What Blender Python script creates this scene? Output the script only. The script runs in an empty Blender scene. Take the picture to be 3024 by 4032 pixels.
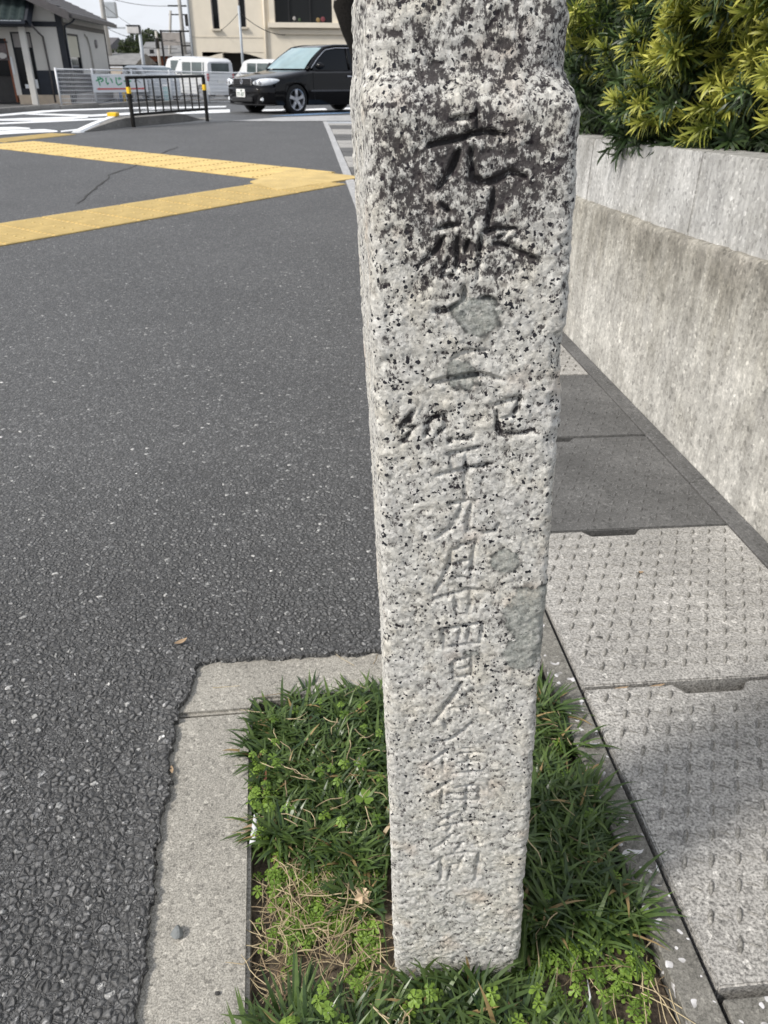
import bpy, bmesh, math, random
import numpy as np
from mathutils import Vector, Matrix, Euler
R = math.radians
random.seed(7)
rng = np.random.default_rng(7)
scene = bpy.context.scene
C = scene.collection

# ------------------------------------------------------------------ camera
cam_d = bpy.data.cameras.new('camera')
cam = bpy.data.objects.new('camera', cam_d)
C.objects.link(cam)
cam.location = (0, 0, 1.1)
pitch, roll = R(30.393), R(0.5)
fwd = Vector((0, math.cos(pitch), -math.sin(pitch)))
rt = Vector((1, 0, 0)); up = rt.cross(fwd)
r2 = rt * math.cos(roll) + up * math.sin(roll)
u2 = up * math.cos(roll) - rt * math.sin(roll)
cam.matrix_world = Matrix(((r2.x, u2.x, -fwd.x, 0), (r2.y, u2.y, -fwd.y, 0), (r2.z, u2.z, -fwd.z, 1.1), (0, 0, 0, 1)))
cam_d.sensor_fit = 'VERTICAL'
cam_d.sensor_height = 36
cam_d.lens = 36 * 3028 / 4032
cam_d.clip_start = 0.02
cam_d.clip_end = 3000
cam_d.dof.use_dof = True
cam_d.dof.focus_distance = 0.74
cam_d.dof.aperture_fstop = 19
scene.camera = cam

# ------------------------------------------------------------------ sky, sun, exposure
SUN_DIR = Vector((-0.74, -0.36, 0.76)).normalized()     # towards the sun
world = bpy.data.worlds.new('World')
scene.world = world
world.use_nodes = True
wn, wl = world.node_tree.nodes, world.node_tree.links
wn.clear()
w_out = wn.new('ShaderNodeOutputWorld')
w_bg = wn.new('ShaderNodeBackground'); w_bg.inputs['Strength'].default_value = 0.12
w_sky = wn.new('ShaderNodeTexSky'); w_sky.sky_type = 'NISHITA'; w_sky.sun_disc = False
w_sky.sun_elevation = math.asin(SUN_DIR.z)
w_sky.sun_rotation = math.atan2(SUN_DIR.x, SUN_DIR.y)
w_sky.dust_density = 2.5; w_sky.air_density = 1.0; w_sky.ozone_density = 1.2
w_tc = wn.new('ShaderNodeTexCoord')
w_map = wn.new('ShaderNodeMapping'); w_map.inputs['Scale'].default_value = (1, 1, 2.6)
w_noise = wn.new('ShaderNodeTexNoise'); w_noise.inputs['Scale'].default_value = 3.2; w_noise.inputs['Detail'].default_value = 8; w_noise.inputs['Roughness'].default_value = 0.6
w_ramp = wn.new('ShaderNodeValToRGB')
w_ramp.color_ramp.elements[0].position = 0.22; w_ramp.color_ramp.elements[1].position = 0.60
w_mix = wn.new('ShaderNodeMix'); w_mix.data_type = 'RGBA'
w_mix.inputs[7].default_value = (5.0, 5.2, 5.55, 1)
wl.new(w_tc.outputs['Generated'], w_map.inputs['Vector']); wl.new(w_map.outputs[0], w_noise.inputs['Vector'])
wl.new(w_noise.outputs['Fac'], w_ramp.inputs[0]); wl.new(w_ramp.outputs[0], w_mix.inputs[0])
wl.new(w_sky.outputs[0], w_mix.inputs[6]); wl.new(w_mix.outputs[2], w_bg.inputs['Color'])
wl.new(w_bg.outputs[0], w_out.inputs['Surface'])

sun_d = bpy.data.lights.new('sun', 'SUN')
sun = bpy.data.objects.new('sun', sun_d); C.objects.link(sun)
sun_d.energy = 2.7; sun_d.angle = R(9); sun_d.color = (1.0, 0.955, 0.885)
sun.rotation_euler = SUN_DIR.to_track_quat('Z', 'Y').to_euler()
sun.location = SUN_DIR * 30

vs = scene.view_settings
vs.view_transform = 'Standard'; vs.look = 'None'; vs.gamma = 1; vs.use_curve_mapping = False
vs.exposure = 0.55
scene.render.engine = 'CYCLES'
scene.cycles.use_denoising = True
scene.cycles.max_bounces = 6
scene.cycles.glossy_bounces = 3
scene.cycles.transmission_bounces = 4

# ------------------------------------------------------------------ node materials
class NT:
    def __init__(s, name):
        s.m = bpy.data.materials.new(name); s.m.use_nodes = True
        s.t = s.m.node_tree; s.n = s.t.nodes; s.n.clear()
        s.out = s.n.new('ShaderNodeOutputMaterial')
        s.b = s.n.new('ShaderNodeBsdfPrincipled')
        s.t.links.new(s.b.outputs[0], s.out.inputs['Surface'])
        s._co = None
    def link(s, a, b): s.t.links.new(a, b)
    def setin(s, sock, v):
        if isinstance(v, (int, float)): sock.default_value = v
        elif isinstance(v, tuple): sock.default_value = v if len(v) == len(sock.default_value) else (*v, 1)
        else: s.link(v, sock)
    def co(s):
        if s._co is None: s._co = s.n.new('ShaderNodeTexCoord').outputs['Object']
        return s._co
    def mapped(s, scale=(1, 1, 1), rot=(0, 0, 0), loc=(0, 0, 0)):
        n = s.n.new('ShaderNodeMapping'); s.link(s.co(), n.inputs['Vector'])
        n.inputs['Scale'].default_value = scale; n.inputs['Rotation'].default_value = rot; n.inputs['Location'].default_value = loc
        return n.outputs[0]
    def noise(s, scale, detail=4, rough=.55, vec=None, dist=0):
        n = s.n.new('ShaderNodeTexNoise'); s.link(vec or s.co(), n.inputs['Vector'])
        n.inputs['Scale'].default_value = scale; n.inputs['Detail'].default_value = detail
        n.inputs['Roughness'].default_value = rough; n.inputs['Distortion'].default_value = dist
        return n.outputs['Fac']
    def voro(s, scale, vec=None, feature='F1', rand=1.0):
        n = s.n.new('ShaderNodeTexVoronoi'); n.feature = feature; s.link(vec or s.co(), n.inputs['Vector'])
        n.inputs['Scale'].default_value = scale; n.inputs['Randomness'].default_value = rand
        return n
    def math(s, op, a, b=0.0, clamp=False):
        n = s.n.new('ShaderNodeMath'); n.operation = op; n.use_clamp = clamp
        s.setin(n.inputs[0], a); s.setin(n.inputs[1], b)
        return n.outputs[0]
    def ramp(s, fac, stops, interp='LINEAR'):
        n = s.n.new('ShaderNodeValToRGB'); s.link(fac, n.inputs[0]); cr = n.color_ramp; cr.interpolation = interp
        while len(cr.elements) < len(stops): cr.elements.new(0.5)
        for e, (p, c) in zip(cr.elements, stops):
            e.position = p; e.color = (c, c, c, 1) if isinstance(c, (int, float)) else (*c, 1)
        return n.outputs[0]
    def mix(s, fac, a, b, mode='MIX'):
        n = s.n.new('ShaderNodeMix'); n.data_type = 'RGBA'; n.blend_type = mode
        s.setin(n.inputs[0], fac); s.setin(n.inputs[6], a); s.setin(n.inputs[7], b)
        return n.outputs[2]
    def attr(s, name):
        n = s.n.new('ShaderNodeAttribute'); n.attribute_name = name
        return n.outputs['Fac']
    def sep(s, vec=None):
        n = s.n.new('ShaderNodeSeparateXYZ'); s.link(vec or s.co(), n.inputs[0]); return n.outputs
    def bump(s, h, strength=.5, dist=.002):
        n = s.n.new('ShaderNodeBump'); n.inputs['Strength'].default_value = strength; n.inputs['Distance'].default_value = dist
        s.link(h, n.inputs['Height']); s.link(n.outputs[0], s.b.inputs['Normal'])
    def col(s, v): s.setin(s.b.inputs['Base Color'], v)
    def rough(s, v): s.setin(s.b.inputs['Roughness'], v)
    def spec(s, v): s.b.inputs['Specular IOR Level'].default_value = v

def simple(name, color, rough=.6, var=.12, scale=6, metal=0, spec=.4, coat=0):
    t = NT(name); c = tuple(color)
    if var:
        lo = tuple(x * (1 - var) for x in c); hi = tuple(min(1, x * (1 + var)) for x in c)
        t.col(t.ramp(t.noise(scale, 5), [(.3, lo), (.7, hi)]))
    else: t.col(c)
    t.rough(rough); t.b.inputs['Metallic'].default_value = metal; t.spec(spec)
    if coat: t.b.inputs['Coat Weight'].default_value = coat; t.b.inputs['Coat Roughness'].default_value = .03
    return t.m

def mat_asphalt(name, lo, hi, disp=True):
    t = NT(name)
    wob = t.n.new('ShaderNodeVectorMath'); wob.operation = 'ADD'
    nz = t.n.new('ShaderNodeTexNoise'); t.link(t.co(), nz.inputs['Vector']); nz.inputs['Scale'].default_value = 60
    sc = t.n.new('ShaderNodeVectorMath'); sc.operation = 'SCALE'; sc.inputs['Scale'].default_value = .009
    t.link(nz.outputs['Color'], sc.inputs[0]); t.link(t.co(), wob.inputs[0]); t.link(sc.outputs[0], wob.inputs[1])
    v1 = t.voro(88, wob.outputs[0]); v2 = t.voro(230, wob.outputs[0])
    ve = t.voro(88, wob.outputs[0], 'DISTANCE_TO_EDGE')
    vs_ = t.voro(175, wob.outputs[0]); ves = t.voro(175, wob.outputs[0], 'DISTANCE_TO_EDGE')
    rs = t.sep(vs_.outputs['Color'])[0]
    sel = t.math('GREATER_THAN', t.sep(v1.outputs['Color'])[1], .42)
    rnd = t.sep(v1.outputs['Color'])[0]; rnd2 = t.sep(v2.outputs['Color'])[1]
    rnd = t.math('ADD', t.math('MULTIPLY', rnd, sel), t.math('MULTIPLY', rs, t.math('SUBTRACT', 1.0, sel)))
    stones = t.ramp(rnd, [(0, lo), (.55, tuple((a + b) / 2 for a, b in zip(lo, hi))), (.90, hi), (.972, tuple(x * 1.5 for x in hi)), (.986, (.30, .30, .29)), (1, (.55, .54, .52))])
    fine = t.ramp(rnd2, [(0, .72), (.9, 1.12), (.975, 1.3), (1, 2.6)])
    c = t.mix(1.0, stones, fine, 'MULTIPLY')
    c = t.mix(t.ramp(ve.outputs['Distance'], [(0, .85), (.16, 0)]), c, tuple(x * .45 for x in lo))
    big = t.ramp(t.noise(1.1, 4), [(.3, .9), (.7, 1.1)])
    c = t.mix(1.0, c, big, 'MULTIPLY')
    t.col(c); t.rough(t.ramp(rnd2, [(0, .75), (1, .5)])); t.spec(.35)
    db = t.math('MULTIPLY', t.ramp(ve.outputs['Distance'], [(0, 0), (.12, .35), (.3, .8), (.5, 1)]), t.ramp(rnd, [(0, .45), (1, 1)]))
    ds = t.math('MULTIPLY', t.ramp(ves.outputs['Distance'], [(0, 0), (.2, .4), (.45, .55)]), t.ramp(rs, [(0, .3), (1, 1)]))
    dome = t.math('ADD', t.math('MULTIPLY', db, sel), t.math('MULTIPLY', ds, t.math('SUBTRACT', 1.0, sel)))
    h = t.math('ADD', dome, t.math('MULTIPLY', t.noise(420, 3), .25))
    t.bump(h, .9, .0035)
    if disp:
        d = t.n.new('ShaderNodeDisplacement'); d.inputs['Midlevel'].default_value = 0; d.inputs['Scale'].default_value = .0048
        t.link(t.math('MULTIPLY', t.math('SUBTRACT', dome, .6), t.ramp(t.math('MULTIPLY', t.sep()[1], .4), [(.42, 1), (.92, 0)])), d.inputs['Height']); t.link(d.outputs[0], t.out.inputs['Displacement'])
        t.m.displacement_method = 'BOTH'
    return t.m

def mat_concrete(name, base, speck=.35, stain=.25, scale=1.0, streak=False, chips=False, bump=.5, sparkle=False, ledge=None):
    t = NT(name); b = tuple(base)
    fine = t.noise(330 * scale, 4, .7)
    c = t.ramp(fine, [(.30, tuple(x * (1 - speck) for x in b)), (.5, b), (.72, tuple(min(1, x * (1 + speck)) for x in b))])
    cell = t.voro(170 * scale); rnd = t.sep(cell.outputs['Color'])[0]
    c = t.mix(1.0, c, t.ramp(rnd, [(0, .62), (.12, .92), (.8, 1.04), (.96, 1.2), (1, 1.5)]), 'MULTIPLY')
    big = t.ramp(t.noise(5 * scale, 6, .65), [(.32, 1 - stain), (.68, 1 + stain * .5)])
    c = t.mix(1.0, c, big, 'MULTIPLY')
    if streak:
        st = t.noise(1.0, 5, .62, t.mapped((16, 16, 4.2)))
        st2 = t.noise(1.0, 5, .7, t.mapped((60, 60, 20)))
        k = t.math('MULTIPLY', t.ramp(st, [(.32, .74), (.52, .98), (.7, 1.16)]), t.ramp(st2, [(.3, .72), (.6, 1.08)]))
        c = t.mix(1.0, c, k, 'MULTIPLY')
        c = t.mix(1.0, c, t.ramp(t.noise(2.6, 6, .7), [(.3, (.68, .67, .64)), (.5, (1, 1, 1)), (.72, (1.2, 1.21, 1.22))]), 'MULTIPLY')
    if ledge:
        zz = t.math('ADD', t.sep()[2], t.math('MULTIPLY', t.math('SUBTRACT', t.noise(1.0, 4, .6, t.mapped((14, 14, 2.2))), .5), .55))
        c = t.mix(1.0, c, t.ramp(zz, [(ledge - .34, (1.06, 1.06, 1.06)), (ledge - .12, (.86, .85, .82)), (ledge - .02, (.60, .585, .55)), (ledge + .10, (.72, .70, .67))]), 'MULTIPLY')
        c = t.mix(1.0, c, t.ramp(t.noise(34, 5, .7), [(.34, .80), (.5, 1.0), (.66, 1.12)]), 'MULTIPLY')
    if chips:
        f = t.math('MULTIPLY', t.ramp(t.noise(62 * scale, 1, .4), [(.645, 0), (.66, 1)]), t.ramp(t.noise(14, 2), [(.40, .0), (.5, 1)]))
        c = t.mix(f, c, (.62, .61, .62))
    if sparkle:
        ch = t.voro(240); r = t.sep(ch.outputs['Color'])[0]
        f = t.math('MULTIPLY', t.ramp(r, [(.80, 0), (.9, .8)]), t.math('MULTIPLY', t.ramp(ch.outputs['Distance'], [(.2, 1), (.4, 0)]), t.ramp(t.noise(9, 3), [(.4, .15), (.6, 1)])))
        c = t.mix(f, c, (.42, .42, .42))
    t.col(c); t.rough(.82); t.spec(.25)
    t.bump(t.math('ADD', fine, t.math('MULTIPLY', t.noise(90 * scale, 3), 1.2)), bump, .0016)
    return t.m

def mat_leaf(name, dark, light, rough=.45, dry=None):
    t = NT(name)
    a = t.attr('tint')
    stops = [(0, dark), (.8, light)]
    if dry: stops += [(.93, light), (.95, dry), (1, dry)]
    c = t.ramp(a, stops)
    c = t.mix(1.0, c, t.ramp(t.noise(90, 3), [(.3, .82), (.7, 1.15)]), 'MULTIPLY')
    t.col(c); t.rough(rough); t.spec(.45)
    tr = t.n.new('ShaderNodeBsdfTranslucent'); t.link(c, tr.inputs['Color'])
    ms = t.n.new('ShaderNodeMixShader'); ms.inputs[0].default_value = .25
    t.link(t.b.outputs[0], ms.inputs[1]); t.link(tr.outputs[0], ms.inputs[2]); t.link(ms.outputs[0], t.out.inputs['Surface'])
    return t.m

M = {}
M['asphalt'] = mat_asphalt('weathered asphalt', (.080, .0795, .079), (.160, .159, .158))
M['road'] = mat_asphalt('road asphalt', (.085, .088, .092), (.15, .155, .16), disp=False)
M['kerb'] = mat_concrete('kerb concrete', (.33, .312, .275), .62, .2, 1.15, bump=.9)
M['lid'] = mat_concrete('gutter lid concrete', (.365, .352, .33), .85, .26, .62, bump=.8)
M['dark_lid'] = mat_concrete('dark coated lid', (.125, .123, .120), .45, .3, .8, sparkle=True)
M['tread'] = mat_concrete('darker lid tread', (.25, .24, .22), .7, .22, .8)  # raised treads toned darker than the lid concrete
M['mortar'] = mat_concrete('dark mortar with chips', (.20, .192, .172), .5, .3, 1, chips=True)
M['wall_low'] = mat_concrete('stained wall concrete', (.45, .435, .40), .22, .25, .6, streak=True, ledge=.60)
M['wall_top'] = mat_concrete('pale wall panel concrete', (.47, .465, .45), .12, .18, .6, streak=True)
M['far_kerb'] = mat_concrete('far kerb concrete', (.22, .21, .195), .2, .25, .3)
M['soil'] = mat_concrete('garden soil', (.13, .102, .075), .55, .35, .5, chips=False, bump=1.0)
M['channel'] = simple('dark channel concrete', (.05, .048, .045), .9)  # one even dark tone, shared by channel, crack and small dark bits
M['gutter_pale'] = mat_concrete('pale road gutter', (.40, .40, .40), .12, .12, .3)
M['white_paint'] = simple('white road paint', (.78, .79, .80), .6, .08, 3)
M['blue_paint'] = simple('worn blue road paint', (.15, .24, .37), .6, .25, 6)
M['yellow'] = simple('yellow tactile resin', (.56, .41, .16), .6, .16, 5)
M['yellow_bright'] = simple('yellow reflective band', (.80, .50, .02), .4, .05)
M['black_steel'] = simple('black painted steel', (.012, .011, .010), .5, .2, 8, spec=.2)
M['white_steel'] = simple('white coated steel', (.72, .73, .75), .4, .06)
M['grey_steel'] = simple('galvanised steel', (.42, .45, .48), .45, .1)
M['pole_conc'] = simple('utility pole concrete', (.42, .41, .39), .8, .1)
M['plaster'] = simple('off white plaster', (.62, .60, .56), .85, .05, 2)
M['beige'] = simple('cream building render', (.74, .67, .55), .85, .05, 1.5)
M['beige_dark'] = simple('cream cornice render', (.60, .54, .44), .85, .05, 1.5)
M['timber'] = simple('dark stained timber', (.018, .021, .028), .55, .2, 6)
M['navy'] = simple('dark navy wainscot', (.020, .025, .036), .5, .15, 6)
M['rooftile'] = simple('grey brown roof tile', (.10, .092, .092), .6, .2, 6)
M['greentile'] = simple('dark green glazed tile', (.030, .042, .042), .35, .3, 8)
M['basestone'] = simple('beige plinth', (.58, .48, .37), .8, .08)
M['darkglass'] = simple('dark window glass', (.010, .011, .012), .08, 0, spec=.22)
M['blind'] = simple('cream roller blind', (.60, .57, .46), .8, .04)
M['noren'] = simple('brown grey shop curtain', (.16, .13, .13), .9, .3, 9)
M['cloth_white'] = simple('white cloth print', (.6, .58, .56), .9, .1)
M['door'] = simple('dark shop door', (.035, .033, .032), .5, .2)
M['orange_wood'] = simple('reddish door frame', (.22, .07, .03), .5, .2)
M['carblack'] = simple('black car lacquer', (.003, .003, .004), .10, 0, spec=.2, coat=.12)
M['tyre'] = simple('tyre rubber', (.012, .012, .012), .8, .2)
M['alloy'] = simple('silver alloy', (.48, .48, .50), .3, .05, metal=.8)
M['chrome'] = simple('chrome trim', (.75, .75, .78), .12, 0, metal=1)
M['moulding'] = simple('dark satin moulding', (.06, .06, .065), .35, .05)
M['trim'] = simple('black plastic trim', (.010, .010, .011), .5, 0)
M['lamp_glass'] = simple('clear lamp lens', (.66, .69, .72), .1, .15, 14, spec=.7)
M['screen_glass'] = simple('windscreen sky reflection', (.26, .36, .38), .05, .25, 1.6, spec=.8)  # sky reflection and cabin light painted into the glass colour
M['plate'] = simple('white number plate', (.72, .72, .70), .4, .03)
M['plate_ink'] = simple('dark green plate ink', (.03, .09, .06), .5, 0)
M['carwhite'] = simple('white car paint', (.68, .69, .70), .25, .03, coat=.6)
M['carsilver'] = simple('silver car paint', (.42, .44, .46), .3, .03, metal=.4, coat=.6)
M['lamp_red'] = simple('red tail lens', (.40, .02, .02), .2, .1)
M['van_glass'] = simple('grey green car glass', (.07, .09, .09), .08, .3, 2, spec=.7)
M['sign_white'] = simple('white sign panel', (.74, .76, .78), .5, .04)
M['sign_green'] = simple('green sign lettering', (.05, .36, .17), .5, .08)
M['sign_red'] = simple('red sign arrow', (.60, .10, .10), .5, .06)
M['sign_grey'] = simple('grey sign lettering', (.30, .32, .33), .5, .06)
M['sign_blue'] = simple('blue sign panel', (.16, .26, .50), .5, .1)
M['teal'] = simple('pale teal post', (.34, .52, .54), .5, .06)
M['bark'] = simple('dark tree bark', (.012, .011, .010), .9, .5, 30, spec=.1)
M['cutwood'] = simple('pale cut wood', (.60, .56, .50), .8, .1)
M['greyhouse'] = simple('grey house wall', (.33, .31, .30), .9, .15, 3)
M['greyroof'] = simple('weathered grey roof', (.20, .20, .20), .8, .2, 3)
M['wire'] = simple('black wire', (.03, .03, .03), .6, 0)
M['grass'] = mat_leaf('mondo grass blade', (.026, .055, .018), (.115, .175, .045), .33, dry=(.34, .24, .11))
M['weed'] = mat_leaf('small weed leaf', (.075, .15, .018), (.20, .31, .045), .5)
M['straw'] = mat_leaf('dry straw', (.28, .20, .12), (.58, .48, .30), .7)
M['shoot_dark'] = mat_leaf('dark needle leaf', (.016, .034, .013), (.085, .135, .045), .38)
M['shoot_yellow'] = mat_leaf('young yellow green leaf', (.07, .13, .016), (.58, .56, .11), .45)
M['shoot_brown'] = mat_leaf('withered brown leaf', (.10, .06, .04), (.26, .17, .11), .6)
M['farleaf'] = mat_leaf('far tree leaf', (.018, .03, .012), (.06, .08, .028), .6)
M['stem'] = simple('dark twig', (.035, .026, .018), .8, .3, 40)
M['dusty_red'] = simple('dusty red ornament', (.16, .04, .05), .8, .2)
M['dusty_green'] = simple('dusty green ornament', (.05, .08, .04), .8, .2)
M['dusty_tan'] = simple('dusty tan ornament', (.22, .15, .06), .8, .2)
M['pebble'] = simple('grey pebble', (.17, .18, .18), .7, .2, 60)
M['scrap'] = simple('white paper scrap', (.70, .70, .72), .6, .05)
M['dryleaf'] = simple('dry tan leaf', (.33, .23, .14), .7, .25, 60)
M['redleaf'] = simple('reddish brown leaf', (.22, .09, .055), .6, .2, 60)

# ------------------------------------------------------------------ builders
class MB:
    def __init__(s): s.v = []; s.f = []; s.mi = []
    def add(s, vs, fs, mi=0):
        o = len(s.v); s.v += [tuple(p) for p in vs]; s.f += [tuple(i + o for i in f) for f in fs]; s.mi += [mi] * len(fs); return s
    def box(s, c, size, rot=0, mi=0, ax=None):
        hx, hy, hz = (k / 2 for k in size)
        P = [Vector((x, y, z)) for x in (-hx, hx) for y in (-hy, hy) for z in (-hz, hz)]
        m = ax if ax is not None else Matrix.Rotation(rot, 3, 'Z')
        P = [m @ p + Vector(c) for p in P]
        return s.add(P, [(0, 1, 3, 2), (4, 6, 7, 5), (0, 4, 5, 1), (2, 3, 7, 6), (0, 2, 6, 4), (1, 5, 7, 3)], mi)
    def bx(s, x0, x1, y0, y1, z0, z1, mi=0):
        return s.box(((x0 + x1) / 2, (y0 + y1) / 2, (z0 + z1) / 2), (abs(x1 - x0), abs(y1 - y0), abs(z1 - z0)), mi=mi)
    def prism(s, poly, z0, z1, mi=0):
        n = len(poly)
        zf0 = z0 if callable(z0) else (lambda x, y: z0); zf1 = z1 if callable(z1) else (lambda x, y: z1)
        P = [(x, y, zf0(x, y)) for x, y in poly] + [(x, y, zf1(x, y)) for x, y in poly]
        ar = sum(poly[i][0] * poly[(i + 1) % n][1] - poly[(i + 1) % n][0] * poly[i][1] for i in range(n))
        F = [tuple(range(n - 1, -1, -1)), tuple(range(n, 2 * n))] + [(i, (i + 1) % n, n + (i + 1) % n, n + i) for i in range(n)]
        if ar < 0: F = [f[::-1] for f in F]
        return s.add(P, F, mi)
    def tube(s, pts, rad, n=8, mi=0, caps=True):
        pts = [Vector(p) for p in pts]; k = len(pts)
        rad = rad if isinstance(rad, (list, tuple)) else [rad] * k
        P = []
        ref = None
        for i, p in enumerate(pts):
            d = (pts[min(i + 1, k - 1)] - pts[max(i - 1, 0)]).normalized()
            if ref is None: ref = Vector((1, 0, 0)) if abs(d.x) < .8 else Vector((0, 1, 0))
            a = d.cross(ref).normalized(); b = d.cross(a)
            ref = a.cross(d) if a.cross(d).length > .1 else ref
            for j in range(n):
                t = 2 * math.pi * j / n
                P.append(p + (a * math.cos(t) + b * math.sin(t)) * rad[i])
        F = [(i * n + j, i * n + (j + 1) % n, (i + 1) * n + (j + 1) % n, (i + 1) * n + j) for i in range(k - 1) for j in range(n)]
        if caps: F += [tuple(range(n - 1, -1, -1)), tuple(range((k - 1) * n, k * n))]
        return s.add(P, F, mi)
    def grid(s, rows, mi=0, closed=False):
        n = len(rows[0]); P = [p for r in rows for p in r]
        F = []
        for i in range(len(rows) - 1):
            for j in range(n if closed else n - 1):
                F.append((i * n + j, i * n + (j + 1) % n, (i + 1) * n + (j + 1) % n, (i + 1) * n + j))
        return s.add(P, F, mi)
    def build(s, name, mats, parent=None, smooth=False, bevel=0, seg=1):
        me = bpy.data.meshes.new(name); me.from_pydata([tuple(v) for v in s.v], [], s.f)
        for m in (mats if isinstance(mats, (list, tuple)) else [mats]): me.materials.append(m)
        if any(s.mi): me.polygons.foreach_set('material_index', s.mi)
        bm = bmesh.new(); bm.from_mesh(me)
        bmesh.ops.recalc_face_normals(bm, faces=bm.faces)
        if bevel:
            ed = [e for e in bm.edges if len(e.link_faces) == 2 and e.calc_face_angle(0) > R(30)]
            bmesh.ops.bevel(bm, geom=ed, offset=bevel, segments=seg, affect='EDGES', clamp_overlap=True)
        bm.to_mesh(me); bm.free()
        if smooth: me.polygons.foreach_set('use_smooth', [True] * len(me.polygons))
        o = bpy.data.objects.new(name, me); C.objects.link(o)
        if parent is not None: o.parent = parent
        return o

def tag(o, label=None, cat=None, group=None, kind=None):
    if label: o['label'] = label
    if cat: o['category'] = cat
    if group: o['group'] = group
    if kind: o['kind'] = kind
    return o
def empty(name, loc, rz=0, label=None, cat=None, group=None):
    o = bpy.data.objects.new(name, None); C.objects.link(o); o.location = loc; o.rotation_euler = (0, 0, rz)
    o.empty_display_size = .1
    return tag(o, label, cat, group)
def np_mesh(name, V, Q, mat, smooth=True, attrs=None, parent=None):
    V = np.asarray(V, np.float32); Q = np.asarray(Q, np.int32); k = Q.shape[1]
    me = bpy.data.meshes.new(name)
    me.vertices.add(len(V)); me.vertices.foreach_set('co', V.ravel())
    me.loops.add(Q.size); me.loops.foreach_set('vertex_index', Q.ravel())
    me.polygons.add(len(Q)); me.polygons.foreach_set('loop_start', np.arange(0, Q.size, k, dtype=np.int32))
    me.polygons.foreach_set('loop_total', np.full(len(Q), k, np.int32))
    me.polygons.foreach_set('use_smooth', np.full(len(Q), smooth))
    me.update(calc_edges=True)
    for n, a in (attrs or {}).items():
        at = me.attributes.new(n, 'FLOAT', 'POINT'); at.data.foreach_set('value', np.asarray(a, np.float32))
    me.materials.append(mat)
    o = bpy.data.objects.new(name, me); C.objects.link(o)
    if parent is not None: o.parent = parent
    return o
def grid_quads(nr, nc, wrap=False):
    i, j = np.meshgrid(np.arange(nr - 1), np.arange(nc if wrap else nc - 1), indexing='ij')
    i = i.ravel(); j = j.ravel(); j2 = (j + 1) % nc
    return np.stack([i * nc + j, i * nc + j2, (i + 1) * nc + j2, (i + 1) * nc + j], 1)
def vnoise(P, freq, seed=0):
    """3-D value noise of the points P, about -1..1"""
    p = np.asarray(P, np.float64) * freq + seed * 17.31
    i = np.floor(p).astype(np.int64); f = p - i; f = f * f * (3 - 2 * f)
    def h(ix, iy, iz):
        n = (ix * 73856093) ^ (iy * 19349663) ^ (iz * 83492791) ^ (seed * 2654435)
        n = (n ^ (n >> 13)) * 1274126177; n = n ^ (n >> 16)
        return (n & 0xffff) / 32767.5 - 1
    r = 0
    for dx in (0, 1):
        for dy in (0, 1):
            for dz in (0, 1):
                w = (f[:, 0] if dx else 1 - f[:, 0]) * (f[:, 1] if dy else 1 - f[:, 1]) * (f[:, 2] if dz else 1 - f[:, 2])
                r = r + w * h(i[:, 0] + dx, i[:, 1] + dy, i[:, 2] + dz)
    return r
def sstep(a, b, x):
    t = np.clip((x - a) / (b - a), 0, 1); return t * t * (3 - 2 * t)
PROF_Y = [-200, 15, 22, 34, 60, 3000]; PROF_Z = [0, 0, -.06, -.36, -.6, -.6]
def zg(y): return float(np.interp(y, PROF_Y, PROF_Z))
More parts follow.
